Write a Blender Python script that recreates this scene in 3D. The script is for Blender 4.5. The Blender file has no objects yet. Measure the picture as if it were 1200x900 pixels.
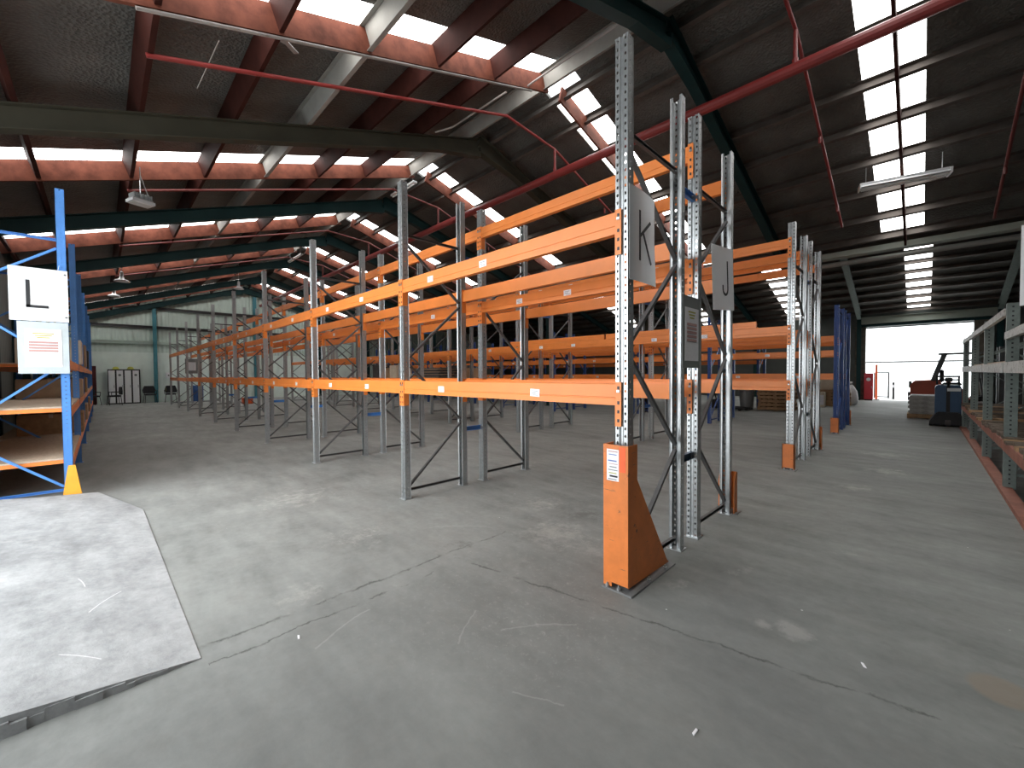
import bpy, bmesh, math, random
from mathutils import Vector, Matrix
random.seed(7)
C = bpy.context.scene.collection
PI = math.pi

# ------------------------------------------------------------------ materials
def new_mat(name):
    m = bpy.data.materials.new(name); m.use_nodes = True
    nt = m.node_tree
    return m, nt, nt.nodes, nt.links, nt.nodes['Principled BSDF']

def ramp(n, stops):
    r = n.new('ShaderNodeValToRGB')
    e = r.color_ramp.elements
    e[0].position, e[0].color = stops[0][0], (*stops[0][1], 1)
    e[1].position, e[1].color = stops[-1][0], (*stops[-1][1], 1)
    for p, c in stops[1:-1]:
        k = e.new(p); k.color = (*c, 1)
    return r

def noise(n, l, scale, detail=4, coord=None, rough=.6):
    t = n.new('ShaderNodeTexNoise'); t.inputs['Scale'].default_value = scale
    t.inputs['Detail'].default_value = detail; t.inputs['Roughness'].default_value = rough
    if coord is not None: l.new(coord, t.inputs['Vector'])
    return t

def mat(name, col, rough=.5, metal=0.0, var=.12, scale=6, bump=0.0, wear=None, wear_at=.68):
    """painted or plain surface: colour with a little unevenness, optional wear patches of another colour"""
    m, nt, n, l, b = new_mat(name)
    co = n.new('ShaderNodeTexCoord')
    t = noise(n, l, scale, 5, co.outputs['Object'])
    lo = tuple(c * (1 - var) for c in col); hi = tuple(min(1, c * (1 + var)) for c in col)
    r = ramp(n, [(.3, lo), (.7, hi)])
    l.new(t.outputs['Fac'], r.inputs['Fac'])
    out = r.outputs['Color']
    if wear is not None:
        t2 = noise(n, l, scale * 2.3, 8, co.outputs['Object'], .7)
        r2 = ramp(n, [(wear_at, (0, 0, 0)), (wear_at + .06, (1, 1, 1))])
        l.new(t2.outputs['Fac'], r2.inputs['Fac'])
        mx = n.new('ShaderNodeMix'); mx.data_type = 'RGBA'
        l.new(r2.outputs['Color'], mx.inputs['Factor'])
        l.new(out, mx.inputs[6]); mx.inputs[7].default_value = (*wear, 1)
        out = mx.outputs[2]
    l.new(out, b.inputs['Base Color'])
    b.inputs['Roughness'].default_value = rough; b.inputs['Metallic'].default_value = metal
    if bump:
        bp = n.new('ShaderNodeBump'); bp.inputs['Strength'].default_value = bump
        l.new(t.outputs['Fac'], bp.inputs['Height']); l.new(bp.outputs['Normal'], b.inputs['Normal'])
    return m

def lit_mat(name, col, strength):
    m, nt, n, l, b = new_mat(name)
    b.inputs['Base Color'].default_value = (.8, .8, .8, 1)
    b.inputs['Emission Color'].default_value = (*col, 1)
    b.inputs['Emission Strength'].default_value = strength
    return m

M = {}
M['orange'] = mat('beam_orange', (.80, .235, .045), .42, 0, .08, 3, wear=(.55, .30, .16), wear_at=.74)
M['orange_guard'] = mat('guard_orange', (.66, .185, .035), .5, 0, .14, 7, wear=(.16, .08, .04), wear_at=.635)
def scuffed(m):
    nt = m.node_tree; n, l = nt.nodes, nt.links; b = n['Principled BSDF']
    src = b.inputs['Base Color'].links[0].from_socket
    co = n.new('ShaderNodeTexCoord'); mp = n.new('ShaderNodeMapping'); mp.inputs['Scale'].default_value = (5, 5, 34); l.new(co.outputs['Object'], mp.inputs['Vector'])
    t = noise(n, l, 1.6, 6, mp.outputs[0], .7); r = ramp(n, [(.63, (0, 0, 0)), (.68, (1, 1, 1))]); l.new(t.outputs['Fac'], r.inputs['Fac'])
    mx = n.new('ShaderNodeMix'); mx.data_type = 'RGBA'; l.new(r.outputs['Color'], mx.inputs['Factor']); l.new(src, mx.inputs[6]); mx.inputs[7].default_value = (.20, .10, .05, 1)
    l.new(mx.outputs[2], b.inputs['Base Color'])
scuffed(M['orange_guard'])
M['galv'] = mat('galvanised_steel', (.43, .45, .455), .30, .68, .12, 25)
M['grey_steel'] = mat('grey_steel', (.20, .205, .205), .45, .35, .10, 12)
M['dark_brace'] = mat('dark_brace', (.10, .10, .10), .5, .3, .15, 12)
M['blue'] = mat('blue_paint', (.075, .24, .60), .4, 0, .10, 5, wear=(.35, .4, .5), wear_at=.78)
M['deep_blue'] = mat('deep_blue_paint', (.018, .07, .27), .42, 0, .12, 5, wear=(.35, .4, .5), wear_at=.74)
M['green_steel'] = mat('sage_green_steel', (.17, .205, .19), .5, .15, .18, 14, wear=(.30, .20, .14), wear_at=.70)
M['rust_rail'] = mat('rusty_rail', (.30, .12, .08), .65, 0, .25, 9, wear=(.5, .42, .36), wear_at=.66)
M['white_beam'] = mat('worn_white_beam', (.50, .49, .46), .5, 0, .12, 9, wear=(.12, .09, .075), wear_at=.55)
M['frame_green'] = mat('portal_dark_green', (.013, .040, .041), .5, 0, .15, 2)
M['frame_backlit'] = mat('portal_backlit_green', (.055, .052, .038), .6, 0, .15, 2)  # green frame with its brownish backlit look put into the colour
M['column_teal'] = mat('column_teal', (.05, .20, .24), .5, 0, .12, 2)
M['timber_red'] = mat('red_oxide_timber', (.040, .012, .009), .7, 0, .3, 4)
M['timber_skylit'] = mat('skylit_red_timber', (.15, .050, .032), .7, 0, .4, 5)  # red timber made paler and pinker, skylight glow painted into its colour
M['purlin'] = mat('steel_purlin', (.115, .10, .09), .6, .2, .2, 3)
M['purlin_pale'] = mat('pale_steel_purlin', (.34, .335, .31), .55, .2, .12, 3)
M['pipe_red'] = mat('sprinkler_red', (.24, .03, .028), .4, 0, .12, 4)
M['pipe_dark'] = mat('sprinkler_dark_red', (.14, .025, .022), .5, 0, .12, 4)
M['conduit'] = mat('conduit_pale', (.36, .33, .31), .5, 0, .08, 5)
M['white'] = mat('white_plastic', (.80, .81, .82), .4, 0, .03, 2)
M['sign_grey'] = mat('sign_white_grey', (.66, .68, .70), .35, 0, .03, 3)
def sheet_plastic(name, col):
    m, nt, n, l, b = new_mat(name)
    b.inputs['Base Color'].default_value = (*col, 1); b.inputs['Roughness'].default_value = .35
    tr = n.new('ShaderNodeBsdfTranslucent'); tr.inputs['Color'].default_value = (*col, 1)
    mx = n.new('ShaderNodeMixShader'); mx.inputs[0].default_value = .45
    out = n['Material Output']; l.new(b.outputs[0], mx.inputs[1]); l.new(tr.outputs[0], mx.inputs[2]); l.new(mx.outputs[0], out.inputs['Surface'])
    return m
M['sign_sheet'] = sheet_plastic('milky_sign_plastic', (.86, .88, .89))
M['paper'] = mat('white_paper', (.82, .81, .84), .6, 0, .04, 30)
M['black'] = mat('black_mark', (.012, .012, .014), .5, 0, .1, 5)
M['backing'] = mat('grey_backing_board', (.17, .18, .175), .5, .1, .06, 5)
M['clear_board'] = mat('pale_clear_sleeve', (.50, .56, .58), .25, 0, .08, 8)
M['ink_yellow'] = mat('yellow_ink', (.45, .42, .10), .6)
M['ink_red'] = mat('faded_red_ink', (.52, .30, .28), .6)
M['ink_blue'] = mat('blue_ink', (.12, .18, .45), .6)
M['yellow'] = mat('guard_yellow', (.80, .38, .03), .5, 0, .1, 6)
M['particle'] = mat('particle_board', (.50, .40, .30), .75, 0, .18, 30)
M['wood'] = mat('pallet_wood', (.36, .23, .13), .8, 0, .3, 9)
M['old_wood'] = mat('weathered_boards', (.15, .12, .095), .85, 0, .35, 9)
M['card'] = mat('cardboard', (.42, .29, .18), .8, 0, .12, 6)
M['rubber'] = mat('black_rubber', (.016, .016, .017), .7, 0, .2, 9)
M['red_paint'] = mat('red_cabinet_paint', (.55, .03, .045), .4, 0, .06, 4)
M['forklift_orange'] = mat('forklift_red_orange', (.50, .075, .03), .45, 0, .1, 4)
M['forklift_grey'] = mat('forklift_grey', (.09, .095, .095), .5, .1, .1, 6)
M['jack_blue'] = mat('stacker_blue', (.02, .06, .125), .4, 0, .1, 5)
M['hi_vis'] = mat('hi_vis_orange', (.85, .13, .03), .6)
M['wrap'] = mat('wrapped_grey_goods', (.36, .35, .32), .3, 0, .35, 5, bump=.4)
M['dark_goods'] = mat('dark_sheet_goods', (.055, .05, .05), .7, 0, .3, 8)
M['cream'] = mat('cream_goods', (.66, .58, .46), .7, 0, .1, 6)
M['chair_black'] = mat('black_upholstery', (.02, .02, .023), .8, 0, .2, 20)
M['chair_yellow'] = mat('yellow_back_patch', (.40, .42, .08), .8)
M['door_red'] = mat('dark_red_door', (.09, .012, .012), .5)
M['trim_white'] = mat('pale_green_trim', (.72, .82, .76), .5, 0, .05, 3)
M['drum_blue'] = mat('blue_drum', (.03, .09, .26), .4)
M['gate_dark'] = mat('dark_gate_paint', (.03, .028, .028), .5)
M['far_concrete'] = mat('yard_concrete', (.62, .62, .60), .8, 0, .08, 2)
M['yard_wall'] = mat('pale_yard_wall', (.80, .83, .82), .8, 0, .03, 1)
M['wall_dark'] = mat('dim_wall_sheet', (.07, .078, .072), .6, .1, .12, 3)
M['pier'] = mat('door_pier_block', (.10, .085, .065), .8, 0, .3, 5)
M['lintel'] = mat('pale_lintel', (.34, .38, .33), .6, 0, .08, 4)
M['sky_sheet'] = lit_mat('skylight_sheet', (1.0, .99, .97), 5.2)
M['lamp_tube'] = mat('fluorescent_tube_off', (.85, .86, .86), .3)

# --- floor: trowelled warehouse concrete with joints, scuffs, dust and repairs
def floor_material(name, lo, hi, joints=True, slab=False):
    m, nt, n, l, b = new_mat(name)
    geo = n.new('ShaderNodeNewGeometry'); P = geo.outputs['Position']
    def mth(op, a, b_=None, c=None):
        k = n.new('ShaderNodeMath'); k.operation = op
        for i, v in enumerate((a, b_, c)):
            if v is None: continue
            if isinstance(v, (int, float)): k.inputs[i].default_value = v
            else: l.new(v, k.inputs[i])
        return k.outputs[0]
    big = noise(n, l, .35, 6, P); mid = noise(n, l, 1.6, 8, P, .65); fine = noise(n, l, 14, 6, P, .7)
    mp = n.new('ShaderNodeMapping'); mp.inputs['Scale'].default_value = (1.0, 3.6, 1); mp.inputs['Rotation'].default_value = (0, 0, .5 if not slab else .15)
    l.new(P, mp.inputs['Vector'])
    streak = noise(n, l, 1.3, 7, mp.outputs[0], .6)
    f = mth('ADD', mth('MULTIPLY', big.outputs['Fac'], .30 if not slab else .1), mth('MULTIPLY', mid.outputs['Fac'], .30 if not slab else .35))
    f = mth('ADD', f, mth('MULTIPLY', fine.outputs['Fac'], .15 if not slab else .25))
    f = mth('ADD', f, mth('MULTIPLY', streak.outputs['Fac'], .25 if not slab else .30))
    r = ramp(n, [(.38, lo), (.5, tuple((a + c) / 2 for a, c in zip(lo, hi))), (.62, hi)])
    l.new(f, r.inputs['Fac'])
    col = r.outputs['Color']
    def over(col, fac, c):
        mx = n.new('ShaderNodeMix'); mx.data_type = 'RGBA'
        l.new(fac, mx.inputs['Factor']); l.new(col, mx.inputs[6]); mx.inputs[7].default_value = (*c, 1)
        return mx.outputs[2]
    sep = n.new('ShaderNodeSeparateXYZ'); l.new(P, sep.inputs[0]); X, Y = sep.outputs[0], sep.outputs[1]
    wob = noise(n, l, 2.2, 9, P, .7); wv = mth('MULTIPLY', mth('SUBTRACT', wob.outputs['Fac'], .5), .22)
    def spot(cx, cy, rad, stretch=1.0):
        dx = mth('SUBTRACT', X, cx); dy = mth('MULTIPLY', mth('SUBTRACT', Y, cy), stretch)
        d = mth('SQRT', mth('ADD', mth('MULTIPLY', dx, dx), mth('MULTIPLY', dy, dy)))
        return mth('MAXIMUM', mth('SUBTRACT', 1.0, mth('DIVIDE', d, rad)), 0.0)
    if not slab:
        dust = noise(n, l, 7.5, 10, P, .8)
        for cx, cy, rad, gain in ((-2.35, 2.9, .75, 1.0), (-1.9, 2.85, .5, .9), (-.50, 2.71, .17, 1.35), (-.63, 2.66, .12, 1.1), (-.95, 3.25, .3, .8), (-1.2, 2.75, .35, .75), (-3.0, 3.45, .6, .9), (-.35, 8.0, .6, 1.0), (-.6, 6.6, .6, .8), (-.45, 9.6, .8, .9), (-4.6, 4.6, 1.0, .8), (-.42, 4.2, .4, .6), (-3.6, 1.6, .8, .75), (-5.2, 1.6, 1.2, .8), (-2.9, .9, .5, .8)):
            k = mth('MULTIPLY', spot(cx, cy, rad), gain)
            v = mth('SUBTRACT', mth('ADD', mth('MULTIPLY', k, .42), dust.outputs['Fac']), .74)
            v = mth('MINIMUM', mth('MAXIMUM', mth('MULTIPLY', v, 3.2), 0), .6)
            col = over(col, v, (.47, .46, .43))
        # broad darker patch on the near floor, then fine pale speckle and thin scratches
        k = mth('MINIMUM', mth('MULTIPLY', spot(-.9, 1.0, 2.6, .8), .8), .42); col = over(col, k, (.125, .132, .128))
        spk = noise(n, l, 26, 8, P, .85)
        for cx, cy, rad, gain in ((-2.0, 1.7, .9, 1.0), (-2.6, 3.0, 1.3, .9), (-4.2, 2.0, 1.5, .7), (-1.4, 1.9, .6, .8), (-3.4, 4.2, 1.6, .7)):
            k = mth('MULTIPLY', mth('POWER', spot(cx, cy, rad), .5), gain)
            v = mth('MULTIPLY', mth('MINIMUM', mth('MAXIMUM', mth('MULTIPLY', mth('SUBTRACT', spk.outputs['Fac'], .54), 6), 0), 1), mth('MULTIPLY', k, .38))
            col = over(col, v, (.52, .51, .48))
        for cx, cy, rad, gain in ((-2.45, 3.5, .5, 1.0), (-2.75, 2.1, .35, .9), (-2.15, 2.25, .3, .8), (-3.3, 3.2, .5, .7)):
            k = mth('MULTIPLY', spot(cx, cy, rad), gain)
            v = mth('SUBTRACT', mth('ADD', mth('MULTIPLY', k, .40), mth('SUBTRACT', 1.0, dust.outputs['Fac'])), .76)
            v = mth('MINIMUM', mth('MAXIMUM', mth('MULTIPLY', v, 3.0), 0), .5)
            col = over(col, v, (.085, .08, .075))
        for cx, cy, ang, ln, w in ((-1.55, 1.75, .9, .22, .006), (-1.85, 1.45, 2.2, .16, .005), (-1.2, 1.35, .4, .12, .004), (-2.35, .95, 1.9, .2, .006), (-3.1, 2.4, .75, .3, .008)):
            ca, sa = math.cos(ang), math.sin(ang); dx = mth('SUBTRACT', X, cx); dy = mth('SUBTRACT', Y, cy)
            u = mth('ADD', mth('MULTIPLY', dx, ca), mth('MULTIPLY', dy, sa))
            q = mth('ADD', mth('SUBTRACT', mth('MULTIPLY', dy, ca), mth('MULTIPLY', dx, sa)), mth('ADD', mth('MULTIPLY', mth('MULTIPLY', u, u), .5), mth('MULTIPLY', wv, .5)))
            v = mth('MULTIPLY', mth('LESS_THAN', mth('ABSOLUTE', q), w), mth('LESS_THAN', mth('ABSOLUTE', u), ln)); col = over(col, mth('MULTIPLY', v, .16), (.55, .55, .52))
        # old tan paint patch near the camera's right
        k = spot(.27, 2.85, .12, .9); v = mth('MULTIPLY', mth('MINIMUM', mth('MAXIMUM', mth('MULTIPLY', mth('ADD', k, mth('MULTIPLY', wv, .6)), 4), 0), 1), .5)
        col = over(col, v, (.30, .235, .17))
        # darker patch on the left aisle floor
        k = mth('MINIMUM', mth('MULTIPLY', spot(-9.5, .4, 3.0, 2.4), .8), .3); col = over(col, k, (.10, .10, .095))
        # joints and cracks
        brk = noise(n, l, 5.0, 4, P); bk = mth('MINIMUM', mth('MAXIMUM', mth('MULTIPLY', mth('SUBTRACT', brk.outputs['Fac'], .40), 6), 0), 1)
        def crack(dist, width, lim=None):
            a = mth('ABSOLUTE', mth('ADD', dist, wv))
            v = mth('MULTIPLY', mth('MAXIMUM', mth('SUBTRACT', 1.0, mth('DIVIDE', a, width)), 0), bk)
            if lim is not None: v = mth('MULTIPLY', v, lim)
            return v
        inx = lambda a, b_: mth('MULTIPLY', mth('GREATER_THAN', X, a), mth('LESS_THAN', X, b_))
        iny = lambda a, b_: mth('MULTIPLY', mth('GREATER_THAN', Y, a), mth('LESS_THAN', Y, b_))
        cr = crack(mth('ADD', X, 2.70), .017, iny(.3, 2.6))
        cr2 = crack(mth('SUBTRACT', mth('SUBTRACT', Y, 2.42), mth('MULTIPLY', X, .18)), .013, inx(-2.6, 1.0))
        cr3 = crack(mth('ADD', X, 2.52), .010, iny(.35, 1.7))
        col = over(col, mth('MULTIPLY', mth('MAXIMUM', mth('MAXIMUM', cr, cr2), cr3), .7), (.035, .034, .032))
        # fine pale grit
        g = n.new('ShaderNodeTexVoronoi'); g.inputs['Scale'].default_value = 3.1; l.new(P, g.inputs['Vector'])
        v = mth('LESS_THAN', g.outputs['Distance'], .020); col = over(col, mth('MULTIPLY', v, .7), (.7, .7, .68))
    else:
        sc = noise(n, l, 3.0, 8, mp.outputs[0], .7); v = mth('MINIMUM', mth('MAXIMUM', mth('MULTIPLY', mth('SUBTRACT', sc.outputs['Fac'], .58), 3), 0), .6)
        col = over(col, v, (.22, .23, .24))
        def scratch(cx, cy, ang, ln, w):
            ca, sa = math.cos(ang), math.sin(ang)
            dx = mth('SUBTRACT', X, cx); dy = mth('SUBTRACT', Y, cy)
            u = mth('ADD', mth('MULTIPLY', dx, ca), mth('MULTIPLY', dy, sa))
            q = mth('ADD', mth('SUBTRACT', mth('MULTIPLY', dy, ca), mth('MULTIPLY', dx, sa)), mth('MULTIPLY', mth('MULTIPLY', u, u), .6))
            return mth('MULTIPLY', mth('LESS_THAN', mth('ABSOLUTE', q), w), mth('LESS_THAN', mth('ABSOLUTE', u), ln))
        for a in ((-2.95, -.1, .75, .11, .003), (-3.6, -.02, 2.6, .14, .003), (-4.0, -.12, .2, .09, .003)):
            col = over(col, mth('MULTIPLY', scratch(*a), .7), (.75, .75, .75))
    l.new(col, b.inputs['Base Color'])
    b.inputs['Specular IOR Level'].default_value = .3; rr = ramp(n, [(.3, (.62,) * 3), (.7, (.85,) * 3)]); l.new(mid.outputs['Fac'], rr.inputs['Fac']); l.new(rr.outputs['Color'], b.inputs['Roughness'])
    bp = n.new('ShaderNodeBump'); bp.inputs['Strength'].default_value = .12 if not slab else .3; bp.inputs['Distance'].default_value = .02
    l.new(mth('ADD', mid.outputs['Fac'], mth('MULTIPLY', fine.outputs['Fac'], .5)), bp.inputs['Height']); l.new(bp.outputs['Normal'], b.inputs['Normal'])
    return m
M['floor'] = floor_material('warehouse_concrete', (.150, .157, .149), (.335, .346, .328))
M['slab'] = floor_material('ramp_concrete', (.22, .227, .23), (.49, .502, .505), slab=True)

# --- roof lining: crinkled foil blanket sagging on wire mesh
def lining():
    m, nt, n, l, b = new_mat('foil_roof_lining')
    geo = n.new('ShaderNodeNewGeometry'); P = geo.outputs['Position']
    t = noise(n, l, 1.1, 6, P); r = ramp(n, [(.3, (.095, .092, .084)), (.7, (.17, .166, .154))])
    l.new(t.outputs['Fac'], r.inputs['Fac']); l.new(r.outputs['Color'], b.inputs['Base Color'])
    b.inputs['Roughness'].default_value = .5; b.inputs['Metallic'].default_value = .2
    v = n.new('ShaderNodeTexVoronoi'); v.inputs['Scale'].default_value = 26; l.new(P, v.inputs['Vector'])
    w = noise(n, l, 14, 6, P)
    a = n.new('ShaderNodeMath'); a.operation = 'ADD'; l.new(v.outputs['Distance'], a.inputs[0]); l.new(w.outputs['Fac'], a.inputs[1])
    bp = n.new('ShaderNodeBump'); bp.inputs['Strength'].default_value = .55; bp.inputs['Distance'].default_value = .03
    l.new(a.outputs[0], bp.inputs['Height']); l.new(bp.outputs['Normal'], b.inputs['Normal'])
    return m
M['lining'] = lining()

# --- pale green ribbed wall sheet
def ribbed(name, col, axis):
    m, nt, n, l, b = new_mat(name)
    geo = n.new('ShaderNodeNewGeometry'); sep = n.new('ShaderNodeSeparateXYZ'); l.new(geo.outputs['Position'], sep.inputs[0])
    k = n.new('ShaderNodeMath'); k.operation = 'MULTIPLY'; k.inputs[1].default_value = 2 * PI / .19; l.new(sep.outputs[axis], k.inputs[0])
    s = n.new('ShaderNodeMath'); s.operation = 'SINE'; l.new(k.outputs[0], s.inputs[0])
    t = noise(n, l, .8, 6, geo.outputs['Position']); r = ramp(n, [(.3, tuple(c * .86 for c in col)), (.7, col)])
    l.new(t.outputs['Fac'], r.inputs['Fac']); l.new(r.outputs['Color'], b.inputs['Base Color']); b.inputs['Roughness'].default_value = .55
    bp = n.new('ShaderNodeBump'); bp.inputs['Strength'].default_value = .5; bp.inputs['Distance'].default_value = .03
    l.new(s.outputs[0], bp.inputs['Height']); l.new(bp.outputs['Normal'], b.inputs['Normal'])
    return m
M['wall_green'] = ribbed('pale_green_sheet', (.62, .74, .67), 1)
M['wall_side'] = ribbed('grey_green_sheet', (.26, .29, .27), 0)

for k in ('timber_red', 'timber_skylit', 'purlin', 'purlin_pale', 'lining', 'frame_green', 'frame_backlit', 'wood', 'old_wood', 'particle'):
    M[k].node_tree.nodes['Principled BSDF'].inputs['Specular IOR Level'].default_value = .12

# ------------------------------------------------------------------ mesh building
class MB:
    """collects solids, each with a material, and links them as one mesh object"""
    def __init__(self): self.v, self.f, self.mi, self.mats = [], [], [], []
    def _m(self, m):
        if m not in self.mats: self.mats.append(m)
        return self.mats.index(m)
    def poly(self, vs, fs, m):
        o = len(self.v); self.v += [tuple(p) for p in vs]
        k = self._m(m)
        for f in fs: self.f.append([o + i for i in f]); self.mi.append(k)
        return self
    def box(self, x0, x1, y0, y1, z0, z1, m, mtx=None):
        vs = [Vector((x, y, z)) for z in (z0, z1) for x, y in ((x0, y0), (x1, y0), (x1, y1), (x0, y1))]
        if mtx is not None: vs = [mtx @ p for p in vs]
        return self.poly(vs, [(3, 2, 1, 0), (4, 5, 6, 7), (0, 1, 5, 4), (1, 2, 6, 5), (2, 3, 7, 6), (3, 0, 4, 7)], m)
    def prism(self, a, b, prof, m, up=(0, 0, 1)):
        """profile [(side, up)] swept from a to b"""
        a, b = Vector(a), Vector(b); d = (b - a).normalized(); up = Vector(up)
        s = d.cross(up)
        if s.length < 1e-5: s = d.cross(Vector((0, 1, 0)))
        s.normalize(); u = s.cross(d)
        n = len(prof)
        vs = [a + s * p + u * q for p, q in prof] + [b + s * p + u * q for p, q in prof]
        fs = [(i, (i + 1) % n, n + (i + 1) % n, n + i) for i in range(n)] + [tuple(range(n))[::-1], tuple(range(n, 2 * n))]
        return self.poly(vs, fs, m)
    def bar(self, a, b, w, h, m, up=(0, 0, 1)):
        return self.prism(a, b, [(-w / 2, -h / 2), (w / 2, -h / 2), (w / 2, h / 2), (-w / 2, h / 2)], m, up)
    def tube(self, a, b, r, m, n=10):
        return self.prism(a, b, [(r * math.cos(2 * PI * i / n), r * math.sin(2 * PI * i / n)) for i in range(n)], m, (0.013, 0.02, 1))
    def channel(self, a, b, w, h, t, m, up=(0, 0, 1)):
        """U section, open towards +side"""
        return self.prism(a, b, [(-w / 2, -h / 2), (w / 2, -h / 2), (w / 2, -h / 2 + t), (-w / 2 + t, -h / 2 + t), (-w / 2 + t, h / 2 - t), (w / 2, h / 2 - t), (w / 2, h / 2), (-w / 2, h / 2)], m, up)
    def lathe(self, prof, m, n=20, at=(0, 0, 0)):
        vs = []; fs = []
        for r, z in prof:
            for i in range(n):
                a = 2 * PI * i / n; vs.append((at[0] + r * math.cos(a), at[1] + r * math.sin(a), at[2] + z))
        for j in range(len(prof) - 1):
            for i in range(n):
                fs.append((j * n + i, j * n + (i + 1) % n, (j + 1) * n + (i + 1) % n, (j + 1) * n + i))
        fs.append(tuple(range(n))[::-1]); fs.append(tuple(range((len(prof) - 1) * n, len(prof) * n)))
        return self.poly(vs, fs, m)
    def extrude(self, pts, axis, a, b, m):
        """closed outline pts in the two other axes, extruded along axis from a to b"""
        n = len(pts)
        def P(p, t):
            q = list(p); q.insert(axis, t); return q
        vs = [P(p, a) for p in pts] + [P(p, b) for p in pts]
        fs = [(i, (i + 1) % n, n + (i + 1) % n, n + i) for i in range(n)] + [tuple(range(n))[::-1], tuple(range(n, 2 * n))]
        return self.poly(vs, fs, m)
    def mesh(self, name, bevel=0):
        me = bpy.data.meshes.new(name)
        me.from_pydata(self.v, [], self.f)
        for m in self.mats: me.materials.append(M[m])
        me.polygons.foreach_set('material_index', self.mi)
        bm = bmesh.new(); bm.from_mesh(me); bmesh.ops.recalc_face_normals(bm, faces=bm.faces)
        if bevel: bmesh.ops.bevel(bm, geom=bm.edges[:], offset=bevel, segments=2, affect='EDGES', clamp_overlap=True)
        bm.to_mesh(me); bm.free()
        return me
    def build(self, name, parent=None, loc=(0, 0, 0), rot=(0, 0, 0), bevel=0):
        return put(name, self.mesh(name, bevel), parent, loc, rot)

def put(name, me, parent=None, loc=(0, 0, 0), rot=(0, 0, 0)):
    o = bpy.data.objects.new(name, me); C.objects.link(o)
    o.location = loc; o.rotation_euler = rot
    if parent is not None: o.parent = parent
    return o

def tag(o, label, cat, group=None, kind=None):
    o['label'] = label; o['category'] = cat
    if group: o['group'] = group
    if kind: o['kind'] = kind
    return o
def thing(name, label, cat, loc=(0, 0, 0), rz=0, group=None, kind=None):
    o = put(name, None, None, loc, (0, 0, rz))
    return tag(o, label, cat, group, kind)
def struct(o, label, cat, group=None): return tag(o, label, cat, group, 'structure')
def smooth(o):
    for p in o.data.polygons: p.use_smooth = True
    return o

# ------------------------------------------------------------------ building shell
XW, XE = -30.3, 4.2            # far (west) gable wall, near (east) wall
YS, YV, YN = -1.6, 14.4, 27.5  # south wall, valley, north (door) wall
YR, ZR, SR, SL = 6.35, 7.24, .292, .335
YR2, ZR2 = 20.6, 6.45
def roof_z(y):
    if y < YR: return ZR - SL * (YR - y)
    if y < YV: return ZR - SR * (y - YR)
    zv = ZR - SR * (YV - YR)
    if y < YR2: return zv + (ZR2 - zv) * (y - YV) / (YR2 - YV)
    return ZR2 - .292 * (y - YR2)

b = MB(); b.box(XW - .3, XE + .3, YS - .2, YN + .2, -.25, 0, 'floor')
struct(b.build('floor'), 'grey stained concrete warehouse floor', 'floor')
b = MB(); b.box(-90, 60, YN + .2, 110, -.25, -.02, 'far_concrete'); b.box(-90, 60, -60, YS - .2, -.25, -.02, 'far_concrete')
struct(b.build('ground'), 'pale concrete yard outside the roller door', 'ground')

# ramp slab rising to the south doorway
zs = lambda y: max(0.004, .004 + .125 * (.32 - y))
pts = [(-2.6, .33), (-5.97, .29), (-7.05, -.06), (-6.95, -.5), (-6.95, YS - .3), (-2.6, YS - .3)]
rows = []
b = MB()
n = len(pts)
top = [(x, y, zs(y)) for x, y in pts]; bot = [(x, y, -.05) for x, y in pts]
b.poly(top + bot, [tuple(range(n))] + [tuple(range(n, 2 * n))[::-1]] + [(i, (i + 1) % n, n + (i + 1) % n, n + i) for i in range(n)], 'slab')
# crumbled lip along the exposed edge
y = .25
while y > YS:
    d = random.uniform(.03, .09); w = random.uniform(.004, .016)
    z = zs(y - d / 2)
    if z > .02: b.box(-2.6, -2.6 + w, y - d, y, -.02, z * random.uniform(.55, .93), 'slab')
    y -= d
struct(b.build('floor_ramp'), 'pale concrete ramp slab at lower left with broken raised edge', 'ramp')

# walls
def wall_y(name, y0, y1, holes, zt, m, label, x0=XW - .2, x1=XE + .2):
    b = MB(); xs = x0
    for a, c, z0, z1 in holes:
        b.box(xs, a, y0, y1, -.02, zt, m)
        if z0 > 0: b.box(a, c, y0, y1, -.02, z0, m)
        b.box(a, c, y0, y1, z1, zt, m); xs = c
    b.box(xs, x1, y0, y1, -.02, zt, m)
    return struct(b.build(name), label, 'wall')
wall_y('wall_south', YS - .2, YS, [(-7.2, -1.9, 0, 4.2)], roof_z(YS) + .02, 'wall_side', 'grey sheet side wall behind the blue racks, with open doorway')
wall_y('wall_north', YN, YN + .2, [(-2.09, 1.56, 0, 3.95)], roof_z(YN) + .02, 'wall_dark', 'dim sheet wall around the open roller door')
def gable(name, x0, x1, m, label):
    ys = [YS, YR, YV, YR2, YN]
    out = [(YS, -.02)] + [(y, roof_z(y)) for y in ys] + [(YN, -.02)]
    b = MB(); b.extrude(out, 0, x0, x1, m)
    return struct(b.build(name), label, 'wall')
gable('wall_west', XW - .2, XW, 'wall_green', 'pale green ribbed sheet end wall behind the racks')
gable('wall_east', XE, XE + .2, 'wall_dark', 'dim sheet end wall to the right of the photograph')

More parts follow.
